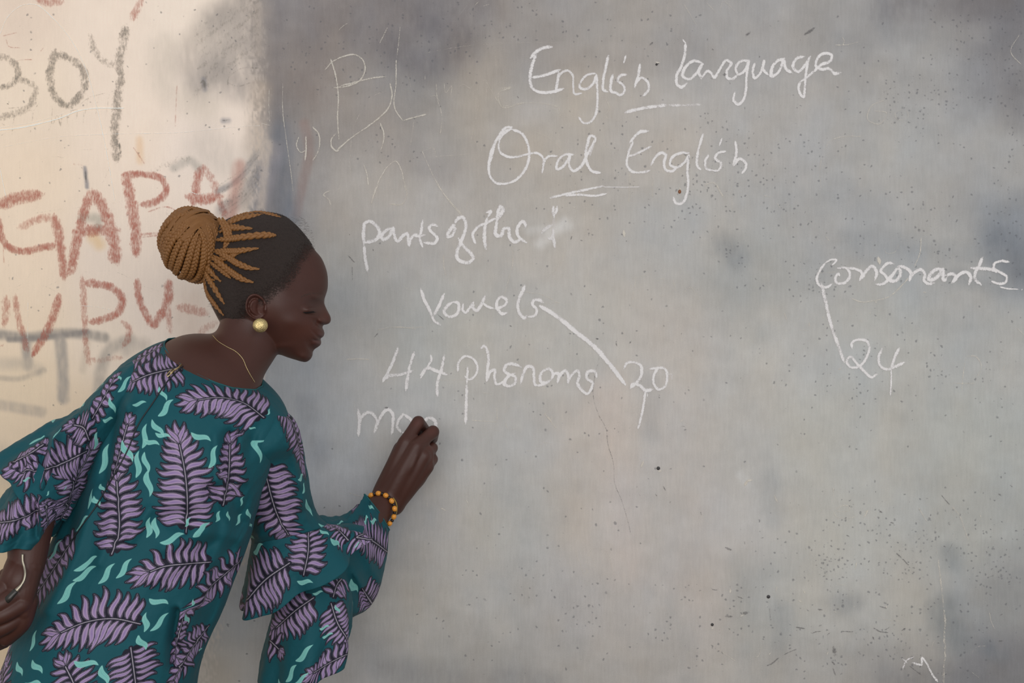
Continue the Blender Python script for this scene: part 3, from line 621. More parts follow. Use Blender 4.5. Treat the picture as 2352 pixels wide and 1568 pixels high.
# dark marks, cracks and scuffs on the board
def dark(label, tr, *items, name='dark_mark', par=None, y=None): return strokes(name, M_dark, par or board, items, tr, label, y)
K = dict(d=.5, o=.62)
dark('dark gouge near the top of the board', C4, S(9,(1995,55),(2020,40),(2060,10),**K), S(8,(1632,65),(1665,38),**K), S(5,(1045,120),(1070,100),**K), S(4,(1088,240),(1108,228),**K), S(8,(1495,300),(1518,298),**K), S(3,(215,440),(218,430),**K), S(3,(235,430),(245,445),**K), S(3,(1288,795),(1290,825),**K), S(3,(440,845),(444,855),**K), S(3,(748,92),(756,94),**K), S(3,(825,660),(828,664),**K), S(3,(748,660),(750,664),**K), S(4,(148,945),(152,948),**K), S(3,(1430,140),(1440,150),**K), S(5,(1100,715),(1106,720),**K))
dark('small dark scratches on the middle of the board', C5, S(3,(75,632),(135,695),**K), S(3,(305,1345),(338,1305),**K), S(3,(290,575),(298,595),**K), S(3,(850,1140),(912,1195),**K), S(2,(1535,595),(1590,570),**K), S(4,(2180,970),(2195,975),**K), S(6,(2235,1355),(2258,1362),**K), S(3,(1485,1240),(1500,1252),**K), S(3,(900,575),(903,582),**K), S(3,(2010,500),(2025,460),**K), S(2,(110,720),(115,850),**K), S(4,(85,440),(90,460),**K), S(3,(1905,220),(1895,215),**K))
dark('dark nicks around Phonems', C6, S(3,(232,98),(245,80),(258,68),**K), S(6,(292,562),(322,560),d=.5,o=.6), S(3,(1685,105),(1705,112),**K), S(3,(1828,115),(1820,130),(1828,162),**K), S(5,(1908,140),(1920,122),**K), S(2,(2238,690),(2262,682),(2275,690),**K), S(3,(2130,15),(2138,30),**K), S(3,(2028,455),(2030,470),**K), S(3,(1118,20),(1130,28),**K), S(4,(905,600),(915,604),d=.5,o=.5), S(3,(2250,70),(2252,82),**K))
dark('thin dark crack running down from Phonems', (0, 0, 1), S(2,(1376,820),(1365,870),(1362,905),(1374,950),(1392,985),(1396,1020),(1408,1060),(1412,1110),(1428,1150),(1440,1190),(1450,1230),d=.5,o=.6))
dark('dark scuffs and scrapes low on the board', C8, S(3,(62,40),(80,75),**K), S(3,(12,92),(25,108),**K), S(5,(300,205),(306,228),**K), S(4,(365,688),(385,700),(412,700),**K), S(5,(1538,465),(1575,500),**K), S(4,(1575,500),(1622,548),**K), S(3,(1820,95),(1880,165),**K), S(7,(455,430),(500,450),d=.4,o=.5), S(10,(560,850),(605,842),d=.45,o=.6), S(7,(455,866),(500,868),d=.5,o=.6), S(6,(475,945),(490,950),**K), S(4,(1042,822),(1072,826),**K), S(4,(1425,800),(1480,818),**K), S(4,(1395,940),(1440,965),(1490,970),**K), S(4,(1465,955),(1500,935),**K), S(4,(1570,960),(1600,940),**K), S(3,(1190,962),(1270,965),**K), S(3,(1000,980),(1030,965),(1068,962),**K), S(3,(1090,995),(1125,965),**K), S(5,(1390,995),(1400,1020),**K), S(3,(825,1112),(870,1090),(912,1075),**K), S(4,(715,1182),(745,1170),(795,1130),**K), S(14,(1140,1060),(1155,1110),d=.5,o=.6), S(6,(1130,1150),(1150,1175),d=.5,o=.7),
 S(4,(1135,1190),(1155,1240),d=.5,o=.5), S(4,(1220,352),(1245,365),**K), S(4,(1500,272),(1525,278),**K), S(5,(1430,200),(1450,210),**K), S(3,(575,390),(582,415),**K), S(3,(1620,1180),(1700,1240),d=.5,o=.5), S(6,(2185,1025),(2215,1022),d=.5,o=.6), S(4,(2260,35),(2275,50),d=.5,o=.6), S(5,(2185,90),(2205,105),**K), S(5,(1840,420),(1850,430),**K), S(9,(1850,500),(1862,520),d=.4,o=.6), S(3,(530,740),(570,755),**K), S(3,(735,810),(745,900),d=.4,o=.5), S(4,(900,935),(960,945),d=.6,o=.6), S(4,(1045,930),(1072,920),**K), S(3,(1860,470),(1900,400),d=.3,o=.4), S(3,(680,372),(700,368),**K), S(4,(2195,865),(2215,850),**K))
def hole(px, py, r):
    V, Fs = ball(P(px, py, BOARD_Y - 0.0012), (r/PXM, 0.0008, r/PXM), 14, 8)
    b = Bag(); b.add(V, Fs); t = M_hole
    link('nail_hole', b.mesh('nail_hole'), t, board, label='small dark nail hole in the board')
_t = NT('hole_dark'); _t.l(_t.mix(_t.noise(_t.obj(), 300), lin4((34, 30, 32)), lin4((58, 54, 54))), _t.b.inputs['Base Color']); M_hole = _t.m
for a in ((1512,1075,4),(1765,1370,4),(1636,1434,3.4),(1508,148,2.5)): hole(*a)
_t = NT('rust_spot'); _t.l(_t.mix(_t.noise(_t.obj(), 400), lin4((120, 66, 30)), lin4((150, 92, 52))), _t.b.inputs['Base Color']); _r = _t.m
V, Fs = ball(P(1561, 440, BOARD_Y - .0012), (3.5/PXM, .0012, 4.5/PXM), 10, 6); _b = Bag(); _b.add(V, Fs)
link('rusty_nail_head', _b.mesh('rusty_nail_head'), _r, board, label='tiny rusty nail head below the second English')

# --- the cream wall: red and charcoal letters
WY = -0.0008
D1 = (0, 0, 3.136); D2 = (0, 350, 3.136)
def red(label, tr, *items): strokes('red_lettering', M_red, wall, items, tr, label, WY)
def char(label, tr, *items): strokes('charcoal_lettering', M_char, wall, items, tr, label, WY - .0002)
R1 = dict(d=.52, o=.82); R2 = dict(d=.40, o=.62)
red('red letter G', D2, S(20,(-40,385),(150,325),(305,300),**R1), S(13,(-10,470),(0,560),(55,675),(150,712),(280,690),(400,668),**R1), S(16,(130,545),(250,492),(385,460),**R2), S(16,(385,450),(425,590),(445,750),(465,915),**R1))
red('red letter A beside the G', D2, S(18,(665,270),(610,420),(575,560),(540,700),(510,865),**R1), S(20,(665,270),(740,400),(790,520),(820,660),(838,805),**R1), S(19,(535,570),(700,560),(850,558),**R1))
red('red letter B beside the A', D2, S(19,(905,170),(935,300),(965,480),(980,650),(975,745),**R1), S(12,(885,165),(1050,158),(1175,200),(1200,270),(1140,345),(1015,380),**R1), S(5,(1060,430),(1200,392),(1310,440),**R2), S(8,(1010,592),(1180,572),**R2), S(6,(1015,612),(1170,592),**R2))
red('red letter A above the woman', D2, S(16,(1462,95),(1420,200),(1400,330),(1385,385),**R1), S(15,(1462,100),(1530,200),(1570,320),(1620,460),**R2), S(18,(1345,315),(1480,335),(1600,310),**R1))
red('three red strokes in the second row', D2, S(14,(45,1035),(45,1120),(28,1255),**R2), S(12,(110,1025),(130,1180),(150,1260),(200,1440),**R2), S(14,(425,1025),(400,1130),(340,1280),(235,1460),**R1), S(8,(0,1400),(30,1380),**R2))
red('red letter R in the second row', D2, S(12,(590,885),(602,1050),(612,1250),(622,1400),(645,1540),**R2), S(14,(600,935),(700,950),(820,980),(882,1060),(860,1140),(780,1190),(650,1222),**R1), S(12,(870,1210),(925,1260),(920,1350),(880,1400),**R2), S(12,(640,1480),(700,1500),(800,1480),(880,1480),d=.3,o=.5))
red('red letter V in the second row', D2, S(13,(990,915),(1000,1050),(1060,1180),(1112,1258),**R1), S(15,(1215,915),(1210,1060),(1140,1200),(1100,1260),**R1), S(12,(1205,1060),(1215,1180),(1232,1300),**R2))
red('pale red bar behind the hair', D2, S(18,(1270,1115),(1380,1128),(1495,1160),**R2), S(14,(1430,1310),(1490,1260),(1570,1220),d=.3,o=.5))
red('red stroke at the top of the wall', D1, S(14,(945,150),(985,70),(1030,-20),**R2), S(14,(270,0),(340,20),(450,10),**R2), S(7,(520,1180),(600,1190),d=.2,o=.3), S(4,(20,260),(120,235),d=.5,o=.4), S(3,(110,440),(170,430),(240,430),d=.5,o=.5), S(3,(45,280),(60,330),(150,345),d=.5,o=.5), S(3,(290,375),(318,340),d=.6,o=.6), S(4,(1275,610),(1262,920),d=.4,o=.5), S(5,(960,1060),(1010,1130),(1040,1180),d=.4,o=.5), S(3,(20,1670),(30,1900),d=.4,o=.5))
T1 = dict(d=.48, o=.78); T2 = dict(d=.40, o=.66)
char('charcoal letter B at the edge', D1, S(12,(-40,420),(20,410),(75,435),(120,480),(130,540),(90,600),(-20,640),**T1), S(14,(120,580),(200,585),(255,640),(235,730),(160,800),(60,830),(-30,870),**T2))
char('charcoal letter O', D1, S(15,(400,365),(365,480),(365,600),(410,715),(490,760),(560,710),(615,600),(595,500),(510,430),(390,385),**T1))
char('charcoal letter Y with a long tail', D1, S(14,(650,250),(675,345),(735,430),(800,462),(865,455),**T2), S(17,(905,180),(882,330),(858,480),(880,560),**T1), S(17,(880,540),(850,690),(832,850),(828,1000),(845,1165),**T1))
char('charcoal scribble ticks below the letters', D1, *[S(3.5,(a,b),(c,e),**T2) for a,b,c,e in ((50,780,180,770),(180,770,240,805),(240,805,282,740),(240,805,220,960),(105,815,85,975),(0,880,45,910),(380,760,372,900),(372,900,345,945),(380,900,410,830),(415,830,440,920),(445,790,440,920),
  (485,830,485,905),(520,790,488,860),(560,790,550,865),(570,760,640,700),(640,700,605,850),(605,800,600,890),(710,690,690,830),(640,700,760,670),(790,670,780,720),(780,720,765,850),(800,660,920,630),(500,800,570,785),(820,700,800,720),(0,980,50,955))])
char('thin dotted charcoal outlines', D2, *[S(2.6,*q,d=.32,o=.8) for q in (((280,55),(400,30),(465,40)),((465,45),(400,180),(300,330),(245,440)),((145,50),(145,180),(130,300),(125,500)),((245,440),(400,415),(580,395)),((560,-20),(800,-22)),((810,60),(760,180),(715,260)),((775,370),(900,350)),
  ((55,700),(65,830),(70,1000),(80,1080)),((90,1000),(200,960),(330,965),(400,1000)),((240,720),(235,830),(180,930),(100,980)),((350,960),(520,880),(700,855),(850,865),(960,920)),((1030,960),(1180,1010)),((460,1070),(455,1200)),((1200,380),(1210,480)),((1210,480),(1200,560)))],
  S(5,(615,130),(622,220),d=.6,o=.85), S(4,(585,100),(600,130),d=.5,o=.7))
char('charcoal smudges on the wall', D1, S(14,(1080,1250),(1200,1180),(1300,1150),(1390,1140),d=.15,o=.6), S(6,(1445,600),(1462,580),(1478,640),d=.6,o=.7), S(5,(1600,868),(1660,862),d=.5,o=.7), S(4,(50,745),(62,750),d=1,o=1), S(5,(1200,850),(1208,880),d=.3,o=.6), S(3,(1680,960),(1684,968),d=.8,o=.8), S(5,(1870,490),(1720,500),(1640,590),(1700,620),(1820,590),d=.3,o=.6), S(5,(1740,430),(1650,540),(1640,620),d=.3,o=.6),
 S(3,(1195,1340),(1200,1560),d=.2,o=.6), S(6,(860,1030),(870,1110),d=.7,o=.8), S(5,(1320,1560),(1380,1580),d=.2,o=.3))
def scr(label, tr, *items): strokes('white_scratch', M_faint2, wall, items, tr, label, WY - .0004)
M_faint2 = stroke_material('pale_scratch', paint4((240, 228, 214)), paint4((246, 238, 228)), 0.10, 0.5, (1, 1, 1))
scr('long curved pale scratches across the wall', D1, S(2.2,(0,250),(60,120),(150,45),(250,32),(380,130),(520,300),(620,500),(700,780),(760,1050),(830,1450),d=.7,o=.8), S(3,(-10,938),(120,925),(250,900),(450,845),(560,800),(640,785),(900,780),d=.8,o=.9), S(2,(0,920),(250,880),(450,820),(560,780),d=.6,o=.7),
 S(2,(20,1060),(400,990),(850,965),(1300,955),(1700,915),(1950,900),d=.55,o=.7), S(2.5,(0,1200),(30,1350),(65,1500),d=.7,o=.8), S(3,(1350,1370),(1430,1400),(1500,1380),d=.5,o=.8), S(2,(1900,780),(1940,880),d=.6,o=.6), S(2,(580,2200),(700,2210),(800,2230),d=.5,o=.8), S(2,(205,2150),(200,2500),d=.4,o=.7))

_r = random.Random(8)
char('grey diagonal brush marks beside the board', (0, 0, 1), *[S(_r.uniform(8, 15), (605 - a*.15, 8 + a), (540 - a*.2, 60 + a + _r.uniform(-8, 8)), (452 + _r.uniform(-25, 30) - a*.1, 128 + a + _r.uniform(-10, 10)), d=_r.uniform(.08, .26), o=.45) for a in range(-60, 110, 14)],
     *[S(_r.uniform(5, 10), (606, 352 + a), (560, 405 + a), (500 + _r.uniform(-12, 12), 452 + a), d=_r.uniform(.2, .35), o=.5) for a in range(-20, 60, 11)])
# ------------------------------------------------------------------ the woman: one continuous body
HY = -0.335                                     # depth of the head's middle plane
person = bpy.data.objects.new('person', None); COL.objects.link(person)
person.location = (P(200, 784, -0.42).x, -0.42, 0)
person['label'] = 'woman with braided bun in teal leaf-print dress, leaning and writing on the chalkboard'
person['category'] = 'person'
bpy.context.view_layer.update()
def child(o, par=None):
    """parent without moving"""
    par = par or person
    o.parent = par
    base = Vector(person.location)
    if par is person: o.location = -base
    return o
def part(name, me, mat, par=None, label=None, smooth=True):
    o = link(name, me, mat, None, smooth)
    child(o, par)
    if label: o['label'] = label
    return o

HEAD = [(690,530),(704,547),(724,575),(738,592),(746,609),(751.5,628),(753,648),(752,664),(748.5,676),(745,687),(745,696),(749,707),(754.5,718),(759,727),(760,734),(757.5,741),(750,745),(742,747),(740.5,752),(743.5,759),(745,766),(742,773),(736,777.5),
        (737.5,784),(736.5,791),(730,797),(722.5,802),(718.5,808),(717.5,816),(712.5,825),(703,831),(692,830),(680,826.5),(662,821),(645,815),(615,812),(575,800),(540,780),(512,750),(496,722),(486,700),(478,672),(472,640),(471,600),(478,560),(496,528),(522,508),(548,497),(576,491),(606,489.5),(632,492),(656,500),(674,514)]
HC = np.array([640., 668.])
def head_field(px, py, rho):
    """half width of the head in metres at photo position px, py"""
    s = sstep
    W = 0.0735 * (1 - 0.25 * s(640, 748, px)) * (1 - 0.16 * s(700, 830, py)) * (1 - 0.12 * s(560, 480, px))
    h = W * np.maximum(0, 1 - rho ** 2.3) ** 0.52
    g = lambda cx, cy, sx, sy, a=0: np.exp(-(((px-cx)*math.cos(a)+(py-cy)*math.sin(a))/sx)**2 - ((-(px-cx)*math.sin(a)+(py-cy)*math.cos(a))/sy)**2)
    nose = g(752, 722, 14, 26, -.35)
    h = h * (1 - 0.42 * nose) * (1 - 0.30 * g(746, 700, 10, 10))
    h = h + 0.0055 * g(743, 738, 8, 7) - 0.0030 * g(731, 740, 3.2, 9, .35) - 0.0022 * g(744, 746, 4, 2.2)
    h = h - 0.0055 * g(727, 700, 12, 9) + 0.0062 * g(718, 713, 10, 7.5) - 0.0020 * g(716, 722.5, 11, 2.2, .1) - .0016 * g(717, 704, 12, 2.0, .1)
    h = h + 0.0035 * g(733, 684, 17, 6, .35) + 0.0040 * g(688, 742, 26, 17) - 0.0015 * g(700, 790, 26, 20) - 0.0015 * g(690, 660, 18, 20)
    h = h + 0.0030 * g(735, 770, 9, 5.5, .3) + 0.0034 * g(729, 788, 9, 5.5, -.1) - 0.0042 * g(729, 781, 8, 1.8, .35) - 0.0010 * g(716, 786, 3, 4) - 0.0018 * g(724, 799, 8, 3) - 0.001 * g(740, 755, 5, 4)
    h = h + 0.004 * g(640, 800, 34, 9, -.15) + 0.003 * g(700, 820, 14, 8)
    return h
def field_rho(rho, Rt, Rall=None):
    """inside the face the width follows a smoothed outline, so lips and nose do not send ridges back over the cheek"""
    if Rall is None: Rall = Rt
    k = len(Rall) // 22; w = np.hanning(2*k+1); w /= w.sum()
    Rs = np.convolve(np.concatenate([Rall[-k:], Rall, Rall[:k]]), w, 'valid')
    if Rall is not Rt: return Rs
    m = sstep(.74, 1.0, rho)
    return np.minimum(1, rho * Rt / (Rs * (1 - m) + Rt * m))
def head_surface(nth=560, nr=110, lift=0.0):
    poly = catmull(np.array(HEAD + HEAD[:1], float), 1400)[:-1]
    ang = np.unwrap(np.arctan2(poly[:, 1] - HC[1], poly[:, 0] - HC[0])); R = np.hypot(*(poly - HC).T)
    ang, R = np.concatenate([ang - 2*math.pi, ang, ang + 2*math.pi]), np.tile(R, 3)
    o = np.argsort(ang, kind='stable'); ang, R = ang[o], R[o]
    th = np.linspace(0, 2 * math.pi, nth, endpoint=False)
    Rt = np.interp(th, ang, R)
    rho = 1 - (1 - np.linspace(0, 1, nr)) ** 1.8
    px = HC[0] + rho[:, None] * Rt * np.cos(th); py = HC[1] + rho[:, None] * Rt * np.sin(th)
    h = head_field(px, py, field_rho(rho[:, None], Rt))
    return px, py, h, rho
def pxz(px, py, y0):
    k = (y0 - CAM_Y) / 3.2 / PXM
    return (px - 1176) * k, CAM_Z - (py - 784) * k
def head_mesh():
    px, py, h, rho = head_surface()
    h[-1] = 0
    x, z = pxz(px, py, HY)
    nr, nth = px.shape
    A = np.stack([x, HY - h, z], -1); B = np.stack([x, HY + h, z], -1)[:-1]
    V = np.vstack([A.reshape(-1, 3), B.reshape(-1, 3)])
    i = np.arange(nr * nth).reshape(nr, nth); j = np.roll(i, -1, 1)
    F1 = np.stack([i[:-1], i[1:], j[1:], j[:-1]], -1).reshape(-1, 4)
    k = np.vstack([np.arange((nr-1) * nth).reshape(nr-1, nth) + nr * nth, i[-1:]]); l = np.roll(k, -1, 1)
    F2 = np.stack([k[:-1], l[:-1], l[1:], k[1:]], -1).reshape(-1, 4)
    return V, [F1, F2]
_hx = None
def head_y(px, py):
    """y of the camera-side head surface at a photo position"""
    px = np.asarray(px, float); py = np.asarray(py, float)
    poly = catmull(np.array(HEAD + HEAD[:1], float), 1400)[:-1]
    a = np.arctan2(poly[:, 1] - HC[1], poly[:, 0] - HC[0]); o = np.argsort(a); R = np.hypot(*(poly - HC).T)[o]; a = a[o]
    aa = np.arctan2(py - HC[1], px - HC[0]); Rt = np.interp(aa, a, R, period=2*math.pi)
    r = np.hypot(px - HC[0], py - HC[1]); rho = np.clip(r / Rt, 0, 1)
    tg = np.linspace(-math.pi, math.pi, 560, endpoint=False); Rg = np.interp(tg, a, R, period=2*math.pi)
    Rs = np.interp(aa, tg, field_rho(None, None, Rg) , period=2*math.pi); m = sstep(.74, 1.0, rho)
    rho = np.clip(r / (Rs * (1 - m) + Rt * m), 0, 1)
    return HY - head_field(px, py, rho)

def ear_mesh():
    cx, cy = 588., 707.
    nth, nr = 160, 44
    th = np.linspace(0, 2*math.pi, nth, endpoint=False)
    # outline: wide at the top, narrow lobe, leaning back
    R = 1.0 / np.sqrt((np.cos(th)/23.5)**2 + (np.sin(th)/33.5)**2)
    lobe = sstep(0.3, 1.0, np.sin(th)); R = R * (1 - 0.16 * lobe * (1 + 0.3*np.cos(th)))
    rho = np.linspace(0, 1, nr)
    ex = rho[:, None] * R * np.cos(th); ey = rho[:, None] * R * np.sin(th)
    t = 0.13
    px = cx + ex * math.cos(t) - ey * math.sin(t) * -0.6; py = cy + ex * math.sin(t) * -0.4 + ey
    rr = np.broadcast_to(rho[:, None], px.shape); c = np.cos(th)[None]; sn = np.sin(th)[None]
    y0 = head_y(np.clip(px, 560, 640), py)
    off = sstep(608, 562, px)
    lift = 0.004 + 0.013 * off
    g = lambda x, y, sx, sy: np.exp(-((px - x)/sx)**2 - ((py - y)/sy)**2)
    rimw = np.clip(0.35 - c, 0, 1) + np.clip(-sn - .2, 0, 1)
    lift = lift + 0.0042 * np.exp(-((rr - .88)/.10)**2) * np.clip(rimw, 0, 1) - 0.0045 * np.exp(-((rr - .68)/.09)**2) * np.clip(rimw, 0, 1)
    lift = lift + 0.0030 * np.exp(-((rr - .46)/.11)**2) * np.clip(-c + .2, 0, 1) - 0.0125 * g(597, 709, 8.5, 12) - 0.006 * g(598, 693, 7, 5) + 0.0035 * g(606.5, 711, 3.2, 5) + 0.001 * g(592, 733, 8, 6)
    lift = np.maximum(lift, 0.0005)
    x, z = pxz(px, py, -0.41)
    A = np.stack([x, y0 - lift, z], -1)
    thick = 0.0040 * np.sqrt(np.maximum(0, 1 - rr**4)) + 0.0005
    B = A + np.stack([0*x, np.where(px > 600, 0.012, 0) + thick + 0.004 * (1-rr), 0*x], -1); B[-1] = A[-1]
    V = np.vstack([A.reshape(-1, 3), B[:-1].reshape(-1, 3)])
    i = np.arange(nr*nth).reshape(nr, nth); j = np.roll(i, -1, 1)
    F1 = np.stack([i[:-1], i[1:], j[1:], j[:-1]], -1).reshape(-1, 4)
    k = np.vstack([np.arange((nr-1)*nth).reshape(nr-1, nth) + nr*nth, i[-1:]]); l = np.roll(k, -1, 1)
    F2 = np.stack([k[:-1], l[:-1], l[1:], k[1:]], -1).reshape(-1, 4)
    return V, [F1, F2]

def ring_loft(rings, n, m, cap=True, shrink=0.0, cols=None):
    """rings: (Lx, Ly, Rx, Ry, y, depth, sag) in photo px and metres; returns V (n*m), centres, theta"""
    R = catmull(np.array(rings, float), n)
    th = np.linspace(0, 2*math.pi, m, endpoint=False) if cols is None else cols
    k = (R[:, 4] - CAM_Y) / 3.2 / PXM
    Lp = np.stack([(R[:, 0]-1176)*k, R[:, 4], CAM_Z - (R[:, 1]-784)*k], -1)
    Rp = np.stack([(R[:, 2]-1176)*k, R[:, 4], CAM_Z - (R[:, 3]-784)*k], -1)
    C = (Lp + Rp) / 2; H = (Rp - Lp) / 2
    hl = np.linalg.norm(H, axis=1)[:, None]; H = H * (hl - shrink) / hl
    b = R[:, 5] - shrink
    c, s = np.cos(th), np.sin(th)
    V = C[:, None] + H[:, None] * c[None, :, None]
    V[..., 1] += b[:, None] * s[None]
    V[..., 2] += (R[:, 6] * k)[:, None] * s[None] 
    # sag > 0 drops the side that faces the camera
    return V, C, H, R
def closed_loft(rings, n=30, m=40, shrink=0.0):
    V, C, H, R = ring_loft(rings, n, m, shrink=shrink)
    V = V.reshape(-1, 3)
    i = np.arange(n*m).reshape(n, m); j = np.roll(i, -1, 1)
    F = np.stack([i[:-1], j[:-1], j[1:], i[1:]], -1).reshape(-1, 4)
    V = np.vstack([V, C[0], C[-1]])
    A = np.stack([np.full(m, n*m), j[0], i[0]], -1); B = np.stack([np.full(m, n*m+1), i[-1], j[-1]], -1)
    return V, [F, A, B]
def limb(pts, rad, sides=22, n=None, flat=1.0):
    """closed tapered limb with round ends, pts as Vectors"""
    p = np.array([tuple(q) for q in pts]); r = np.array(rad, float)
    q = catmull(np.hstack([p, r[:, None]]), n or max(10, len(p)*8))
    V, F = tube(q[:, :3], q[:, 3], sides, flat=flat)
    return [(V, F), ball(q[0, :3], (q[0, 3],)*3), ball(q[-1, :3], (q[-1, 3],)*3)]

def remesh(bag, voxel, smooth=4, name='tmp'):
    me = bag.mesh(name)
    o = bpy.data.objects.new(name, me); COL.objects.link(o)
    md = o.modifiers.new('r', 'REMESH'); md.mode = 'VOXEL'; md.voxel_size = voxel; md.adaptivity = 0
    if smooth:
        ms = o.modifiers.new('s', 'SMOOTH'); ms.factor = 0.5; ms.iterations = smooth
    dg = bpy.context.evaluated_depsgraph_get(); dg.update()
    ev = o.evaluated_get(dg); m2 = bpy.data.meshes.new_from_object(ev)
    bpy.data.objects.remove(o)
    V = np.empty(len(m2.vertices)*3, np.float32); m2.vertices.foreach_get('co', V); V = V.reshape(-1, 3)
    nl = np.empty(len(m2.polygons), np.int32); m2.polygons.foreach_get('loop_total', nl)
    li = np.empty(len(m2.loops), np.int32); m2.loops.foreach_get('vertex_index', li)
    st = np.concatenate([[0], np.cumsum(nl)[:-1]])
    F = []
    for k in (3, 4):
        s = st[nl == k]
        if len(s): F.append(li[s[:, None] + np.arange(k)].astype(np.int64))
    return V.astype(float), F
def relax(V, F, wfun, it):
    """smooth where wfun says so, to blend neck into shoulders"""
    w = wfun(V).clip(0, 1)[:, None]
    E = np.vstack([np.stack([f[:, k], f[:, (k+1) % f.shape[1]]], 1) for f in F for k in range(f.shape[1])])
    deg = np.bincount(E[:, 0], minlength=len(V)) + np.bincount(E[:, 1], minlength=len(V))
    for _ in range(it):
        A = np.stack([np.bincount(E[:, 0], V[E[:, 1], c], len(V)) + np.bincount(E[:, 1], V[E[:, 0], c], len(V)) for c in range(3)], 1) / np.maximum(deg, 1)[:, None]
        V = V + (A - V) * w * .9
    return V
def soft_neck(V):
    k = (V[:, 1] - CAM_Y) / 3.2 / PXM; bx = V[:, 0]/k + 1176; by = 784 - (V[:, 2]-CAM_Z)/k
    jaw = 640 + (by - 760) * -.1
    return sstep(715, 775, by) * (1 - sstep(0, 50, (bx - 585) - (by - 790) * .75)) + sstep(835, 850, by) * .8
def Q(x, y, d):     # traced on the enlarged crop of the right hand
    return P(780 + x/4.357, 900 + y/4.357, d)

TORSO = [ # Lx,Ly,Rx,Ry,y,depth,sag
 (378,785,600,885,-.395,.078,30),(330,802,645,925,-.41,.094,26),(285,832,664,968,-.42,.105,20),(262,880,640,1045,-.43,.115,12),(240,950,612,1115,-.435,.122,6),
 (212,1030,590,1176,-.44,.125,0),(172,1120,577,1222,-.445,.125,0),(135,1205,560,1268,-.45,.125,0),(100,1290,536,1330,-.455,.128,0),(66,1380,502,1412,-.46,.135,0),
 (32,1470,468,1490,-.465,.142,0),(0,1560,447,1568,-.47,.15,0),(-25,1660,445,1660,-.47,.155,0),(-35,1800,452,1800,-.46,.155,0),(-40,2000,462,2000,-.45,.16,0),(-48,2200,470,2200,-.44,.165,0)]

skin = Bag()
# upper: head, ear, neck, shoulders
up = Bag()
up.add(*head_mesh()); up.add(*ear_mesh())
NECK = [(528,690,650,765,-.345,.048,0),(507,738,642,802,-.35,.052,2),(497,760,628,828,-.357,.058,6),(478,768,614,850,-.366,.064,12),(446,768,606,866,-.376,.070,18),(412,773,602,878,-.385,.076,24),(384,785,600,892,-.394,.080,28),(360,805,628,930,-.405,.088,24),(350,850,636,985,-.415,.094,16),(345,900,630,1030,-.42,.096,10)]
up.add(*closed_loft(NECK, 60, 80))
Vu, Fu = remesh(up, 0.0013, 1)
Vu = relax(Vu, Fu, lambda V: soft_neck(V), 60)
skin.add(Vu, Fu)
# right forearm and hand
rh = Bag()
Wa, Wb, Wc = Q(425,1035,-.100), Q(480,1085,-.108), Q(545,1130,-.100)
for vf in limb([P(690,1255,-.30), P(790,1235,-.20), P(862,1178,-.132), Wb], (.036,.033,.0265,.0235), sides=32): rh.add(*vf)
mcp = dict(i=Q(660,500,-.112), m=Q(770,545,-.120), r=Q(845,640,-.114), l=Q(878,745,-.102))
for w, k, r0, r1 in ((Wa,'i',.019,.0135),(Wb,'m',.020,.0135),(Wc,'r',.019,.013),(Wc,'l',.017,.0125)):
    for vf in limb([w, (Vector(w)+mcp[k])/2 + Vector((0,-.002,0)), mcp[k]], (r0, (r0+r1)/2 + .0008, r1)): rh.add(*vf)
rh.add(*ball(Q(720,800,-.098), (.030,.019,.040), 24, 16, rot=[[math.cos(.5),0,math.sin(.5)],[0,1,0],[-math.sin(.5),0,math.cos(.5)]]))
rh.add(*ball(Q(735,850,-.088), (.019,.018,.034), 24, 16, rot=[[math.cos(.6),0,math.sin(.6)],[0,1,0],[-math.sin(.6),0,math.cos(.6)]]))
fing = [ # mcp, pip, dip, tip, radii
 ('i', Q(787,302,-.092), Q(850,372,-.060), Q(800,425,-.036), (.0130,.0118,.0094,.0082)),
 ('m', Q(934,398,-.090), Q(930,470,-.058), Q(850,470,-.036), (.0130,.0116,.0094,.0082)),
 ('r', Q(926,560,-.084), Q(900,600,-.054), Q(830,560,-.038), (.0124,.0108,.0090,.0080)),
 ('l', Q(936,672,-.076), Q(890,690,-.050), Q(830,640,-.040), (.0112,.0096,.0082,.0074))]
for k, a, b, c, r in fing:
    m0 = mcp[k]
    for vf in limb([m0, (m0*0.5+a*0.5), a], (r[0], (r[0]+r[1])/2*.94, r[1])): rh.add(*vf)
    for vf in limb([a, b], (r[1]*.97, r[2])): rh.add(*vf)
    for vf in limb([b, c], (r[2], r[3])): rh.add(*vf)
for vf in limb([Q(440,985,-.095), Q(545,740,-.092), Q(608,560,-.080)], (.018,.0155,.0125)): rh.add(*vf)
for vf in limb([Q(600,600,-.085), Q(680,470,-.056), Q(770,420,-.034)], (.0125,.0108,.009)): rh.add(*vf)
rh.add(*ball(Q(800,640,-.104), (.026,.015,.026), 24, 16))
# two tendons standing up under the skin of the back of the hand
for vf in limb([Q(560,930,-.121), Q(640,760,-.1285), Q(700,600,-.127)], (.002,.003,.002)): rh.add(*vf)
for vf in limb([Q(610,940,-.121), Q(730,740,-.1305), Q(790,600,-.131)], (.002,.0032,.002)): rh.add(*vf)
Vh, Fh = remesh(rh, 0.0012, 2)
def hand_soft(V):
    k = (V[:, 1] - CAM_Y) / 3.2 / PXM; bx = V[:, 0]/k + 1176; by = 784 - (V[:, 2]-CAM_Z)/k
    return 1 - sstep(10, 45, (bx - 905)*.8 - (by - 1120)*.5 - 95)*.8
Vh = relax(Vh, Fh, hand_soft, 22)
skin.add(Vh, Fh)
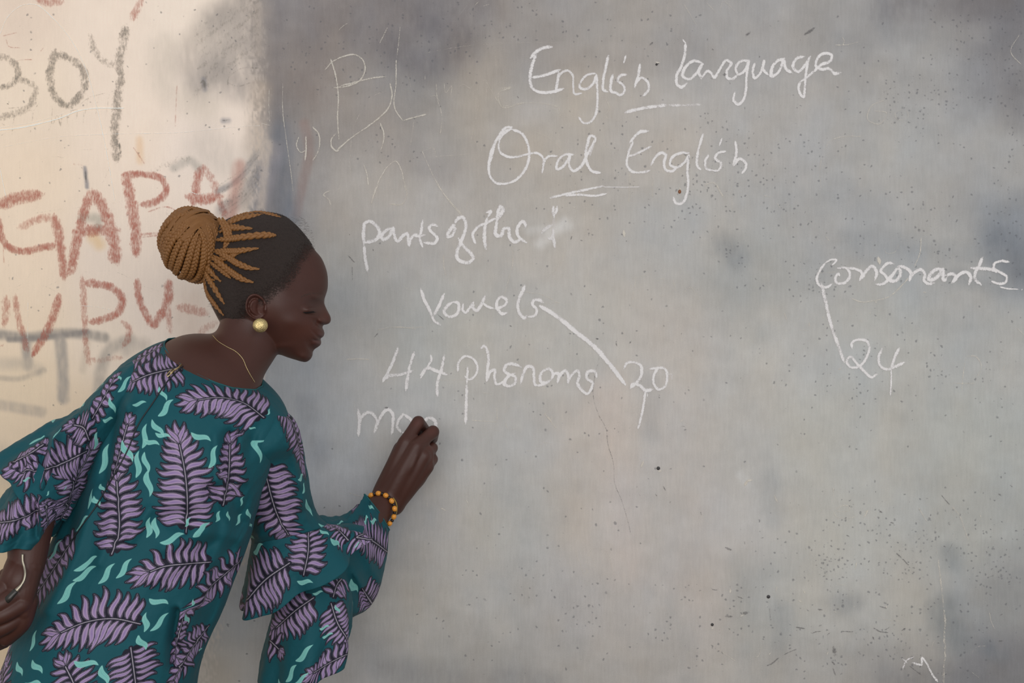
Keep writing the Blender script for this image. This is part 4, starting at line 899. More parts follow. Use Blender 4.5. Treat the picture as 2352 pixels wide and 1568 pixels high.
# left forearm and hand
lh = Bag()
for vf in limb([P(85,1130,-.55), P(68,1210,-.575), P(64,1262,-.59), P(60,1300,-.598)], (.038,.034,.0295,.0265), sides=32): lh.add(*vf)
LW = P(58,1300,-.598)
for (a, b), r1 in zip(((14,1345),(34,1362),(48,1380),(52,1405)), (.0145,.0145,.014,.013)):
    e = P(a, b, -.618 + .01 * abs(a-35)/35)
    for vf in limb([LW + Vector(((a-40)*.0002,0,0)), (LW+e)/2 + Vector((0,-.006,0)), e], (.024,.0205,r1)): lh.add(*vf)
lh.add(*ball(P(42,1350,-.600), (.028,.022,.035), 24, 16))
for kx, ky, tx, ty, r, dy in ((14,1345,-52,1392,.0125,-.622),(34,1366,-40,1404,.0130,-.628),(48,1388,-36,1428,.0128,-.626),(50,1412,-30,1458,.0122,-.616)):
    a = P(kx, ky, dy+.006); b = P((kx+tx)/2, (ky+ty)/2 + 4, dy-.006); c = P(tx, ty, dy); d = P(tx+18, ty+22, dy+.022)
    for vf in limb([a, b, c], (r*1.05, r*.98, r*.92)): lh.add(*vf)
    for vf in limb([c, d, P(tx+40, ty+16, dy+.034)], (r*.92, r*.85, r*.75)): lh.add(*vf)
for vf in limb([P(20,1330,-.596), P(-16,1362,-.606), P(-30,1400,-.612)], (.018,.015,.011)): lh.add(*vf)
# the heel of the hand and folded little finger below
for vf in limb([P(58,1380,-.604), P(46,1425,-.606), P(14,1462,-.600)], (.019,.017,.014)): lh.add(*vf)
Vl, Fl = remesh(lh, 0.0014, 4)
skin.add(Vl, Fl)
# the rest of the body inside the clothes
lo = Bag()
lo.add(*closed_loft([r for r in TORSO[2:14]], 60, 50, shrink=0.022))
for vf in limb([P(600,1010,-.42), P(630,1110,-.37), P(690,1255,-.30)], (.040,.038,.036)): lo.add(*vf)
for vf in limb([P(310,930,-.43), P(190,1040,-.48), P(85,1130,-.55)], (.036,.036,.034)): lo.add(*vf)
for sx in (130, 290):
    hip = P(sx, 1700, -.47); knee = Vector((hip.x + .01, -.45, .46)); ank = Vector((hip.x + .02, -.47, .085))
    for vf in limb([hip, (hip+knee)/2, knee, (knee*.6+ank*.4), ank], (.085,.075,.052,.052,.034), sides=28): lo.add(*vf)
    for vf in limb([ank, ank + Vector((0.01,.05,-.035)), ank + Vector((.015,.13,-.06))], (.034,.036,.022)): lo.add(*vf)
    lo.add(*ball(ank + Vector((0,-.02,-.05)), (.03,.035,.034)))
    for k in range(5):
        q = ank + Vector((-.022 + k*.013, .155 - abs(k-1)*.006, -.072))
        for vf in limb([q - Vector((0,.035,-.006)), q], (.012,.0105)): lo.add(*vf)
Vb, Fb = remesh(lo, 0.005, 3)
skin.add(Vb, Fb)
body_me = skin.mesh('body')
V = np.vstack(skin.V)
# skin colour, with shade painted into the mouth line and eye socket; darker lips and knuckles, warmer cheeks and finger tips
col = np.tile(np.array([[74., 42., 33.]]), (len(V), 1))
kk = (V[:, 1] - CAM_Y) / 3.2 / PXM
bx = V[:, 0] / kk + 1176; by = 784 - (V[:, 2] - CAM_Z) / kk
hd = (V[:, 1] < HY + .08) & (V[:, 1] > HY - .12) & (bx > 640) & (by < 860)
def tint(mask, cx, cy, sx, sy, c, s):
    w = (s * np.exp(-((bx-cx)/sx)**2 - ((by-cy)/sy)**2) * mask)[:, None]
    col[:] = col * (1 - w) + np.array(c) * w
for a in ((700,755,40,26,(90,48,36),.6),(748,725,16,18,(94,51,39),.5),(736,768,8,6,(92,60,58),.8),(730,787,9,6,(96,64,61),.85),(727,780,12,2,(52,32,30),.7),(720,690,24,8,(54,33,29),.4),(722,700,16,8,(58,35,31),.3),(717,712,12,7,(66,42,37),.4)): tint(hd, *a[:4], a[4], a[5])
hn = (bx > 860) & (by > 930)
for x, y in ((960,972),(992,990),(992,1028),(995,1055)): tint(hn, x, y, 14, 10, (98, 53, 43), .5)
ea = (bx < 640) & (bx > 555) & (by > 660) & (by < 760)
tint(ea, 590, 706, 24, 32, (92, 52, 43), .6)
set_color(body_me, 'tone', lin(col))
t = NT('skin')
n = t.noise(t.obj(), 38, 4); n2 = t.noise(t.obj(), 900, 2)
t.l(t.mix(t.math('MULTIPLY', n, .35), t.attr('tone'), lin4((58, 34, 29))), t.b.inputs['Base Color'])
t.b.inputs['Roughness'].default_value = 0.50
t.b.inputs['Specular IOR Level'].default_value = 0.42
t.b.inputs['Subsurface Weight'].default_value = 0.06
t.b.inputs['Subsurface Radius'].default_value = (.01, .004, .002)
t.bump(t.math('ADD', n2, t.noise(t.obj((1, 1, .5)), 260, 3)), 0.12, 0.0006)
M_skin = t.m
body = part('body', body_me, M_skin)
# ------------------------------------------------------------------ the dress, cut in cloth pieces
class Piece: pass
PIECES = []
def cloth(name, rings, n, m, ripple=None, folds=(), noise=0.0025, hem=None, phase=0.0):
    """surface through rings; u runs round the cloth, v along it, both in metres"""
    th = -math.pi/2 + np.linspace(-math.pi, math.pi, m)          # seam on the far side
    V, C, H, R = ring_loft(rings, n, m, cols=th)
    ctr = C[:, None]
    out = V - ctr; ol = np.linalg.norm(out, axis=2, keepdims=True) + 1e-9; out = out / ol
    tt = np.linspace(0, 1, n)[:, None]
    if ripple:
        amp, k, ph, start = ripple
        w = sstep(start, 1.0, tt) * amp
        d = w * (np.cos(k*th[None] + ph + 1.2*np.sin(2*th[None] + ph)) + .4*np.cos((2*k-1)*th[None] + ph*2.3))
        V = V + out * d[..., None]
        V[..., 2] += 0.35 * (w * np.cos(k*th[None] + ph + 1.9))
    d = noise * 2 * (fbm((th[None] + 7)*2.2 + tt*3 + phase, tt*7 + phase, 71, 4) - .5)
    V = V + out * np.broadcast_to(d, V.shape[:2])[..., None]
    k = (V[..., 1] - CAM_Y) / 3.2 / PXM
    px = V[..., 0]/k + 1176; py = 784 - (V[..., 2] - CAM_Z)/k
    near = (np.sin(th)[None] < 0.05)
    for pts, w, a in folds:                                      # real folds pressed into the near side
        p = catmull(pts, 24); dd = np.full(px.shape, 1e9)
        for q0, q1 in zip(p[:-1], p[1:]):
            ab = q1 - q0; t = np.clip(((px-q0[0])*ab[0] + (py-q0[1])*ab[1])/(ab.dot(ab)+1e-9), 0, 1)
            dd = np.minimum(dd, np.hypot(px-q0[0]-t*ab[0], py-q0[1]-t*ab[1]))
        V[..., 1] -= 1.5 * a * np.exp(-(dd/w)**2) * near
    du = np.linalg.norm(np.diff(V, axis=1), axis=2); u = np.concatenate([np.zeros((n, 1)), np.cumsum(du, 1)], 1)
    u = u - u[:, m//2][:, None]
    dv = np.linalg.norm(np.diff(V[:, m//2], axis=0), axis=1); v = np.concatenate([[0], np.cumsum(dv)])[:, None] + 0*u
    pc = Piece(); pc.name = name; pc.V = V.reshape(-1, 3); pc.F = grid_faces(n, m)
    pc.u, pc.v = u.ravel(), v.ravel(); pc.box = (u.min(), u.max(), v.min(), v.max())
    PIECES.append(pc); return pc
TF = [([(528,1000),(524,1080),(540,1180)], 14, -.009), ([(498,1000),(500,1100)], 13, .006), ([(556,1010),(560,1100)], 12, .008),
      ([(548,1200),(500,1330),(470,1430)], 20, -.010), ([(404,1405),(396,1450),(392,1530)], 9, -.014), ([(420,1400),(414,1470)], 9, .008),
      ([(570,1240),(470,1225),(380,1260)], 18, .006), ([(450,1180),(380,1190),(420,1215)], 16, -.007), ([(300,930),(285,1020),(255,1150)], 18, .009), ([(262,960),(238,1100)], 12, -.006),
      ([(330,840),(300,930)], 16, .006), ([(205,1010),(185,1120),(150,1230)], 16, -.008), ([(220,1130),(170,1290),(110,1400)], 16, .007), ([(560,960),(575,1010)], 14, -.005), ([(350,1330),(440,1290),(530,1290)], 16, .005),
      ([(300,1240),(345,1170)], 12, .006), ([(260,1200),(230,1290)], 14, .005), ([(480,1130),(500,1220),(450,1290)], 18, -.010), ([(600,960),(560,1060),(560,1170)], 14, -.006)]
torso = cloth('dress', TORSO, 300, 260, folds=TF, noise=.0045)
RS = [(610,950,632,930,-.41,.04,0),(576,1000,676,966,-.41,.074,0),(552,1040,692,1012,-.405,.086,2),(546,1085,696,1040,-.385,.078,4),(560,1150,712,1118,-.36,.074,0),(572,1205,728,1180,-.335,.070,0),(578,1245,752,1205,-.32,.068,0)]
r_up = cloth('sleeve', RS, 90, 130, folds=[([(640,960),(680,1060),(690,1110)], 12, .005), ([(580,1010),(600,1120)], 14, .006), ([(566,1040),(575,1200)], 9, -.006), ([(700,1150),(650,1210),(600,1230)], 12, .006), ([(720,1170),(670,1180)], 9, -.005)], noise=.003, phase=1)
FL1 = [(578,1240,750,1203,-.318,.070,0),(570,1290,778,1210,-.316,.080,10),(562,1340,808,1218,-.312,.092,26),(552,1391,843,1236,-.308,.104,44)]
r_f1 = cloth('sleeve_flounce', FL1, 50, 220, ripple=(.010, 6, .6, .25), noise=.002, phase=2)
FOR = [(712,1330,722,1180,-.29,.070,0),(748,1385,752,1187,-.27,.072,0),(790,1415,778,1186,-.24,.070,0),(832,1405,800,1176,-.205,.062,0),(866,1362,818,1160,-.175,.056,0),(884,1290,828,1150,-.152,.048,-4),(891,1213,839,1144,-.130,.037,-20)]
r_fore = cloth('sleeve_flounce', FOR, 70, 150, ripple=(.003, 5, 2.0, 0.0), noise=.0045, folds=[([(760,1200),(830,1260),(870,1330)], 12, .006), ([(790,1210),(850,1230)], 8, -.006), ([(780,1290),(840,1390)], 14, -.008), ([(818,1320),(850,1390)], 10, .008)], phase=3)
FL2 = [(648,1330,752,1285,-.285,.05,0),(634,1372,796,1340,-.285,.066,8),(624,1425,812,1395,-.285,.078,18),(612,1500,812,1448,-.285,.088,30),(601,1572,803,1492,-.285,.096,40)]
r_f2 = cloth('sleeve_flounce', FL2, 70, 220, ripple=(.010, 5, 2.4, .15), noise=.003, phase=4)
LS = [(330,815,370,930,-.41,.074,0),(268,850,310,985,-.425,.092,0),(222,897,266,1035,-.445,.088,0),(178,940,228,1090,-.465,.082,0),(120,975,196,1130,-.485,.084,0),(62,1015,172,1158,-.50,.086,0),(8,1056,150,1182,-.515,.090,8)]
l_up = cloth('sleeve', LS, 100, 170, ripple=(.007, 5, 1.0, .5), noise=.005, folds=[([(215,920),(200,1000),(180,1060)], 10, .007), ([(180,960),(150,1050)], 10, -.006), ([(130,1000),(110,1090),(100,1120)], 9, .010), ([(105,1010),(88,1090)], 7, -.008), ([(70,1040),(60,1100)], 8, .006)], phase=5)
FL3 = [(95,1045,190,1105,-.51,.070,0),(60,1075,176,1140,-.52,.078,4),(40,1100,160,1165,-.53,.080,10),(8,1150,140,1200,-.54,.086,16),(-12,1232,112,1246,-.545,.092,8)]
l_f1 = cloth('sleeve_flounce', FL3, 60, 200, ripple=(.009, 5, 3.2, .2), noise=.004, folds=[([(100,1150),(104,1200),(100,1250)], 9, .012), ([(80,1160),(78,1230)], 8, -.008), ([(40,1160),(30,1220)], 10, .006)], phase=6)

# find which cloth lies under a pixel of the photograph, and where on the cloth
_allV = np.vstack([p.V for p in PIECES]); _off = np.cumsum([0] + [len(p.V) for p in PIECES])
_allF = np.vstack([p.F + o for p, o in zip(PIECES, _off)]); _foff = np.cumsum([0] + [len(p.F) for p in PIECES])
_bvh = BVHTree.FromPolygons([tuple(v) for v in _allV], [tuple(int(i) for i in f) for f in _allF])
_cam = Vector((0, CAM_Y, CAM_Z))
def cloth_hit(px, py):
    d = (P(px, py, 0) - _cam).normalized()
    loc, nrm, fi, dist = _bvh.ray_cast(_cam, d)
    if loc is None: return None
    k = int(np.searchsorted(_foff, fi, 'right') - 1); pc = PIECES[k]
    f = pc.F[fi - _foff[k]]; q = pc.V[f]; L = np.array(loc)
    w = 1 / (np.linalg.norm(q - L, axis=1) ** 2 + 1e-10); w /= w.sum()
    # local linear fit of uv on the quad
    e1, e2 = q[1] - q[0], q[3] - q[0]; A = np.stack([e1, e2], 1); s, *_ = np.linalg.lstsq(A, L - q[0], rcond=None)
    u = pc.u[f]; v = pc.v[f]
    return k, u[0] + s[0]*(u[1]-u[0]) + s[1]*(u[3]-u[0]), v[0] + s[0]*(v[1]-v[0]) + s[1]*(v[3]-v[0]), loc, nrm

# ---- printing the cloth: ferns of lilac leaflets and loose turquoise leaves
TEAL = lin((10, 78, 88)); BLACK = lin((24, 22, 38)); LILAC = lin((182, 160, 184)); VIOLET = lin((116, 90, 156)); PALE = lin((172, 164, 174)); TURQ = lin((112, 180, 174)); TURQ2 = lin((146, 204, 194))
RES = 0.0006
class Canvas:
    def __init__(self, pc):
        u0, u1, v0, v1 = pc.box; self.u0, self.v0 = u0 - .004, v0 - .004
        self.w = int((u1 - u0 + .008)/RES) + 1; self.h = int((v1 - v0 + .008)/RES) + 1
        self.im = np.empty((self.h, self.w, 3), np.float32); self.im[:] = TEAL; self.used = np.zeros((self.h//8 + 2, self.w//8 + 2), bool)
        self.name = pc.name
    def region(self, x0, x1, y0, y1):
        a = max(0, int((x0-self.u0)/RES)); b = min(self.w, int((x1-self.u0)/RES)+2); c = max(0, int((y0-self.v0)/RES)); d = min(self.h, int((y1-self.v0)/RES)+2)
        if a >= b or c >= d: return None
        X, Y = np.meshgrid(self.u0 + np.arange(a, b)*RES, self.v0 + np.arange(c, d)*RES)
        return self.im[c:d, a:b], X, Y
    def mark(self, u, v, r):
        a, b, c, d = [int(q/RES/8) for q in (u-self.u0-r, u-self.u0+r, v-self.v0-r, v-self.v0+r)]
        self.used[max(0,c):d+1, max(0,a):b+1] = True
    def free(self, u, v, r):
        a, b, c, d = [int(q/RES/8) for q in (u-self.u0-r, u-self.u0+r, v-self.v0-r, v-self.v0+r)]
        return not self.used[max(0,c):d+1, max(0,a):b+1].any()
    def blend(self, im, a, col): im[:] = im*(1-a[..., None]) + col*a[..., None]
    def leaflet(self, p, ang, L, w, bend, mode):
        c, s = math.cos(ang), math.sin(ang); R = L*1.08 + .004
        r = self.region(min(p[0], p[0]+c*L)-w-.006, max(p[0], p[0]+c*L)+w+.006, min(p[1], p[1]+s*L)-w-.006, max(p[1], p[1]+s*L)+w+.006)
        if r is None: return
        im, X, Y = r; dx, dy = X-p[0], Y-p[1]
        t = (dx*c + dy*s)/L; q = -dx*s + dy*c
        tc = t.clip(0, 1)
        q = q - bend*L*(np.sin(tc*math.pi*1.9)*.55 + .35*tc**2)
        hw = w*.5*(np.sin(math.pi*tc**0.82)).clip(0, 1)**.78
        over = np.maximum(t-1, -t).clip(0)*L
        if mode == 0:
            d = np.hypot((np.abs(q) - hw - .0014).clip(0), over)
            self.blend(im, (1 - d/.0005).clip(0, 1), BLACK); return
        ins = ((hw - np.abs(q))/.0005 ).clip(0, 1)*(t > 0)*(t < 1)
        if mode == 2:
            self.blend(im, ins, TURQ2); k = ((hw - .0009 - np.abs(q))/.0004).clip(0, 1)*(t > 0)*(t < 1)
            self.blend(im, k, TURQ); st = (np.abs(np.abs(q)-hw*.35) < .0005)*k*.5; self.blend(im, st, TURQ2); return
        dots = (np.sin(t*L/.0019*2*math.pi) > -.1)
        self.blend(im, ins*dots*.75, PALE); self.blend(im, ins*(~dots), BLACK)
        k2 = ((hw - .0009 - np.abs(q))/.0004).clip(0, 1)*(t > .02)*(t < .97); self.blend(im, k2, BLACK)
        k3 = ((hw - .0016 - np.abs(q))/.0005).clip(0, 1)*(t > .04)*(t < .94)
        cen = np.exp(-(q/(hw*.45+1e-5))**2)*(1 - np.abs(tc-.5)*1.1)
        grid = .5 + .5*np.sin(t*L/.0021*2*math.pi)*np.sin(q/.0021*2*math.pi)
        cc = LILAC*(1 - (cen*.62 + .16*grid)[..., None]) + VIOLET*(cen*.62 + .16*grid)[..., None]
        im[:] = im*(1-k3[..., None]) + cc*k3[..., None]
    def line(self, p, w, col, dots=False):
        for k, (a, b) in enumerate(zip(p[:-1], p[1:])):
            r = self.region(min(a[0],b[0])-w, max(a[0],b[0])+w, min(a[1],b[1])-w, max(a[1],b[1])+w)
            if r is None: continue
            im, X, Y = r; ab = b-a; t = (((X-a[0])*ab[0]+(Y-a[1])*ab[1])/(ab.dot(ab)+1e-12)).clip(0, 1)
            d = np.hypot(X-a[0]-t*ab[0], Y-a[1]-t*ab[1])
            self.blend(im, ((w*.5 - d)/.0004 + .5).clip(0, 1)*(.85 if dots else 1), col)
    def frond(self, P2, L, seed=0):
        """P2 from the stem's end to the tip"""
        rnd = random.Random(seed); p = catmull(P2, 90); seg = np.hypot(*(p[1:]-p[:-1]).T); s = np.concatenate([[0], np.cumsum(seg)]); T = s[-1]
        sp = max(.0088, L*.235); n = int((T*.93)/sp)
        if n < 2: return
        parts = []
        for i in range(n+1):
            t = .09 + .91*i/n; pos = np.array([np.interp(t*T, s, p[:, 0]), np.interp(t*T, s, p[:, 1])])
            q = np.array([np.interp(min(T, t*T+.004), s, p[:, 0]), np.interp(min(T, t*T+.004), s, p[:, 1])]) ; q0 = np.array([np.interp(max(0, t*T-.006), s, p[:, 0]), np.interp(max(0, t*T-.006), s, p[:, 1])])
            a = math.atan2(*(q-q0)[::-1])
            ln = L*(.72 + .42*math.sin(math.pi*min(1, t*1.02)**.8))*(.86+.2*rnd.random())
            sw = 1.42 - .15*t - .62*max(0, t-.6)/.4
            for sd in (1, -1): parts.append((pos, a + sd*sw + rnd.uniform(-.06, .06), ln*(.92 if t > .85 else 1), sp*1.06, -sd*.13*rnd.uniform(.4, 1.3)))
        parts.append((p[-1], a, L*.85, sp*1.05, .08)); parts.append((p[-1], a+.42, L*.8, sp*.95, -.08)); parts.append((p[-1], a-.42, L*.8, sp*.95, .08))
        for q in parts:
            self.leaflet(*q, 0)
            self.leaflet(q[0], q[1], q[2]*.36, sp*1.6, 0, 0)
        self.line(p, .0062, BLACK)
        for q in parts: self.leaflet(*q, 1)
        self.line(p, .0046, BLACK); self.line(p, .0013, PALE, True)
        for i in range(0, 90, 6): self.mark(p[i][0], p[i][1], L*1.0)
    def small(self, c, ang, L, bend=.16):
        q = np.array(c) - .5*L*np.array([math.cos(ang), math.sin(ang)])
        self.leaflet(q, ang, L, L*.27, bend, 2); self.mark(c[0], c[1], L*.42)
CAN = [Canvas(p) for p in PIECES]
FRONDS = [ # from stem end to tip, in photo pixels, leaflet length in pixels
 ([(606,958),(560,925),(500,912),(455,918)], 62), ([(640,930),(668,965),(684,1010),(692,1060)], 52), ([(427,1222),(430,1150),(424,1080),(412,1020)], 62),
 ([(256,1272),(272,1225),(272,1160),(268,1105)], 55), ([(512,1160),(524,1100),(528,1020)], 46), ([(607,1060),(620,1130),(645,1200),(662,1228)], 62),
 ([(484,1290),(430,1294),(370,1302),(345,1312)], 60), ([(322,1432),(260,1420),(190,1430),(140,1452)], 64), ([(178,1222),(140,1280),(100,1340),(68,1385)], 50),
 ([(140,1205),(160,1140),(190,1070),(208,1035)], 46), ([(425,842),(380,850),(335,862),(305,876)], 50), ([(400,858),(412,862)], 44), ([(262,1085),(275,1040),(285,1000),(292,975)], 34),
 ([(372,794),(340,812),(312,830)], 32), ([(212,960),(235,920),(262,868)], 30), ([(300,1486),(306,1530),(314,1590)], 54), ([(4,1600),(6,1540),(8,1485)], 44),
 ([(562,1278),(520,1315),(480,1352),(460,1400)], 56), ([(480,1436),(450,1475),(424,1515),(400,1560)], 42), ([(180,1600),(165,1560),(150,1530)], 46), ([(420,1420),(405,1480),(400,1500)], 30),
 # right sleeve and flounces
 ([(697,1320),(708,1260),(706,1208)], 50), ([(665,1292),(610,1330),(560,1385)], 52), ([(720,1372),(680,1400),(635,1440)], 56), ([(890,1268),(850,1240),(810,1232)], 48), ([(800,1240),(775,1215),(752,1200)], 40),
 ([(760,1385),(775,1430),(800,1470)], 40), ([(765,1370),(775,1340),(800,1315)], 44), ([(832,1352),(850,1380),(866,1400)], 40), ([(620,1470),(640,1490)], 40), ([(800,1500),(760,1520),(720,1545)], 46), ([(612,1535),(625,1545)], 30),
 # left sleeve
 ([(200,1035),(150,1060),(100,1078),(40,1080)], 50), ([(110,1145),(70,1180),(30,1195),(-10,1200)], 46), ([(120,1240),(110,1200),(105,1160)], 30), ([(205,1010),(190,980),(170,975)], 36), ([(30,1060),(70,1040),(100,1020)], 28)]
LEAVES = [ # centre, direction in degrees (photo, anticlockwise), length
 (462,1002,-22,52),(488,1048,72,58),(592,1028,-78,64),(374,998,-15,40),(404,872,20,1),(466,862,25,30),(374,903,-60,44),(380,935,48,60),(331,1000,80,58),(362,982,-55,52),(348,1014,-20,44),(320,925,10,36),(276,867,-70,28),(286,880,50,50),
 (258,930,-72,44),(248,962,8,34),(220,1010,80,50),(232,1020,-84,46),(240,1052,72,62),(292,1035,-62,56),(315,1065,85,60),(336,1062,-80,50),(342,1110,-85,60),(207,1145,72,44),(222,1150,-60,36),(236,1120,-60,36),(188,1200,55,50),(340,1210,82,52),(358,1212,-88,52),
 (396,1235,20,58),(460,1215,35,60),(430,1198,60,30),(126,1262,62,50),(200,1292,28,58),(195,1315,32,60),(244,1316,52,56),(284,1304,52,54),(153,1360,50,62),(365,1380,-15,52),(333,1428,85,52),(366,1427,45,54),(327,1475,-62,52),(430,1420,-70,42),(442,1385,70,28),
 (76,1470,72,50),(48,1452,-50,30),(45,1535,-70,50),(85,1530,-52,52),(198,1522,-8,60),(240,1550,-75,56),(75,1568,0,50),(460,1490,0,26),(500,1186,72,42),(525,1185,-82,36),(548,1192,70,44),(555,1150,78,30),(572,1180,-75,44),(545,1200,60,26),
 (618,878,-25,1),(617,945,68,22),(580,982,-8,20),(690,1095,48,40),(697,1120,80,36),(709,1165,-72,62),(575,1205,-70,50),(592,1258,42,50),(700,1335,-8,46),(665,1340,-50,1),
 (745,1222,-30,44),(770,1245,-42,60),(800,1275,-40,60),(820,1250,45,20),(853,1165,-35,40),(842,1190,18,46),(858,1195,5,40),(815,1345,-62,60),(745,1440,15,32),(752,1458,18,34),(698,1500,42,58),(668,1545,58,56),(690,1560,35,50),(642,1568,-80,30),(640,1590,10,40),(730,1360,10,30),(775,1398,-60,30),
 (160,945,50,50),(190,918,10,40),(172,926,20,40),(85,1010,15,40),(130,995,38,32),(12,1130,-30,40),(110,1132,60,16),(75,1090,10,22),(60,1100,20,24),(215,900,-20,26),(25,1262,-55,30),(150,1120,50,16)]
def uv_paths(pts):
    """the frond's spine on every piece of cloth it crosses; where it leaves a piece its line is carried straight on"""
    c = catmull(pts, 11) if len(pts) > 2 else np.linspace(pts[0], pts[-1], 7)
    d = c[-1] - c[0]; nrm = np.array([-d[1], d[0]]) / (np.hypot(*d) + 1e-9)
    S_ = {}
    for off in (0, 14, -14, 28, -28):
        for i, q in enumerate(c):
            h = cloth_hit(*(q + nrm * off))
            if h is not None: S_.setdefault(h[0], []).append((q + nrm * off, (h[1], h[2]), i, off))
    out = []
    for k, L in S_.items():
        if len(L) < 9 or sum(1 for q in L if q[3] == 0) < .3 * len(c): continue
        A = np.array([[*a, 1] for a, _, _, _ in L]); B = np.array([b for _, b, _, _ in L])
        M, *_ = np.linalg.lstsq(A, B, rcond=None); err = np.hypot(*(A @ M - B).T)
        good = err < max(.012, np.median(err) * 2.5); 
        if good.sum() < 8: continue
        M, *_ = np.linalg.lstsq(A[good], B[good], rcond=None)
        spine = {i: np.array(b) for a, b, i, off in L if off == 0}
        q = []
        for i, a in enumerate(c):
            e = np.array([*a, 1]) @ M
            q.append(spine[i] if i in spine and np.hypot(*(spine[i] - e)) < .03 else e)
        out.append((k, np.array(q)))
    return out
todo = [[] for _ in PIECES]
for i, (pts, L) in enumerate(FRONDS):
    for k, q in uv_paths(pts): todo[k].append((q, L*.00071, i))
for k, cv in enumerate(CAN):
    for q, L, i in todo[k]: cv.frond(q, L, i)
for x, y, dg, ln in LEAVES:
    if ln < 10: continue
    a = math.radians(dg); dx, dy = math.cos(a)*ln*.2, -math.sin(a)*ln*.2
    h0, h1 = cloth_hit(x-dx, y-dy), cloth_hit(x+dx, y+dy)
    if h0 is None or h1 is None or h0[0] != h1[0]: continue
    an = math.atan2(h1[2]-h0[2], h1[1]-h0[1]); cu = ((h0[1]+h1[1])/2, (h0[2]+h1[2])/2)
    CAN[h0[0]].small(cu, an, ln*.00064)
rnd = random.Random(11)
for cv in CAN:      # the same print carries on where the photograph does not look
    for tries in range(1500):
        u = cv.u0 + rnd.random()*cv.w*RES; v = cv.v0 + rnd.random()*cv.h*RES
        if tries < 900:
            a = rnd.uniform(0, 6.28); Ln = rnd.uniform(.08, .12); e = (u+math.cos(a)*Ln, v+math.sin(a)*Ln); md = ((u+e[0])/2 + .008*math.sin(a), (v+e[1])/2 - .008*math.cos(a))
            if cv.free(u, v, .036) and cv.free(*e, .036) and cv.free(*md, .036): cv.frond([(u, v), md, e], .036, tries)
        elif cv.free(u, v, .018): cv.small((u, v), rnd.uniform(0, 6.28), .034)
def cloth_material(cv, k):
    img = bpy.data.images.new('leaf_print', cv.w, cv.h, alpha=False, float_buffer=False)
    buf = np.ones((cv.h, cv.w, 4), np.float32)
    lc = cv.im.clip(0, 1); buf[..., :3] = np.where(lc <= .0031308, lc*12.92, 1.055*lc**(1/2.4) - .055)
    img.pixels.foreach_set(buf.ravel()); img.update(); img.pack()
    t = NT('leaf_print_cotton')
    tx = t.n('ShaderNodeTexImage', image=img, interpolation='Cubic', extension='EXTEND')
    uvn = t.n('ShaderNodeUVMap', uv_map='cloth'); t.l(uvn.outputs[0], tx.inputs[0])
    wv = t.noise(t.obj(), 1500, 2); big = t.noise(t.obj(), 22, 4)
    t.l(tx.outputs[0], t.b.inputs['Base Color'])
    t.b.inputs['Roughness'].default_value = .72; t.b.inputs['Specular IOR Level'].default_value = .3
    t.b.inputs['Sheen Weight'].default_value = .03
    t.bump(t.math('ADD', t.math('MULTIPLY', wv, .05), big), .55, .006)
    return t.m
DRESS = None
for k, (pc, cv) in enumerate(zip(PIECES, CAN)):
    me = mesh_np(pc.name, pc.V, pc.F)
    uvl = me.uv_layers.new(name='cloth')
    li = np.empty(len(me.loops), np.int32); me.loops.foreach_get('vertex_index', li)
    uv = np.stack([(pc.u[li]-cv.u0)/(cv.w*RES), (pc.v[li]-cv.v0)/(cv.h*RES)], -1).astype(np.float32)
    uvl.data.foreach_set('uv', uv.ravel())
    o = part(pc.name, me, cloth_material(cv, k), DRESS)
    sm = o.modifiers.new('thickness', 'SOLIDIFY'); sm.thickness = .0009; sm.offset = 1
    if k == 0: DRESS = o; o['label'] = 'teal dress printed with lilac fern leaves'
def on_cloth(px, py, lift=.0008):
    h = cloth_hit(px, py)
    if h is None: return None
    n = Vector(h[4]); n = n if n.dot(_cam - h[3]) > 0 else -n
    return h[3] + n*lift
# piping along the edges, the long back zip and its pull
_t = NT('black_zip'); _t.l(_t.mix(_t.noise(_t.obj(), 900), lin4((20, 24, 28)), lin4((38, 42, 48))), _t.b.inputs['Base Color']); _t.b.inputs['Roughness'].default_value = .6; M_zip = _t.m
_t = NT('brass_metal'); _t.l(_t.mix(_t.noise(_t.obj(), 500), lin4((196, 172, 120)), lin4((226, 206, 160))), _t.b.inputs['Base Color']); _t.b.inputs['Roughness'].default_value = .32; _t.b.inputs['Metallic'].default_value = .9; M_brass = _t.m
zp = [on_cloth(*q) for q in catmull([(420,842),(385,876),(352,925),(318,975),(292,1035),(258,1100),(222,1160),(186,1212),(160,1250)], 90)]
zp = [tuple(q) for q in zp if q is not None]
b = Bag(); b.add(*tube(np.array(zp), .0011, 6)); part('zip', b.mesh('zip'), M_zip, DRESS, 'long black zip down the back')
pp = [on_cloth(*q, .004) for q in ((416,842),(408,850),(399,856),(392,862))]
b = Bag()
b.add(*tube(np.array([tuple(q) for q in pp]), .0014, 8))
lp = [on_cloth(*q, .0045) for q in ((398,852),(390,858),(383,866),(386,870),(394,863),(400,856))]
b.add(*tube(np.array([tuple(q) for q in lp]), .0009, 6)); part('zip_pull', b.mesh('zip_pull'), M_brass, DRESS, 'small brass zip pull at the neck')
def edge_tube(pc, row, r, mat, name, n, m):
    v = pc.V.reshape(n, m, 3)[row]; b = Bag(); b.add(*tube(v, r, 6)); part(name, b.mesh(name), mat, DRESS)
_t = NT('teal_hem'); _t.l(_t.mix(_t.noise(_t.obj(), 400), lin4((20, 78, 84)), lin4((26, 96, 100))), _t.b.inputs['Base Color']); _t.b.inputs['Roughness'].default_value = .8; M_hem = _t.m
edge_tube(torso, 0, .0012, M_hem, 'neckline_hem', 300, 260); edge_tube(r_fore, -1, .0012, M_hem, 'cuff_hem', 70, 150)
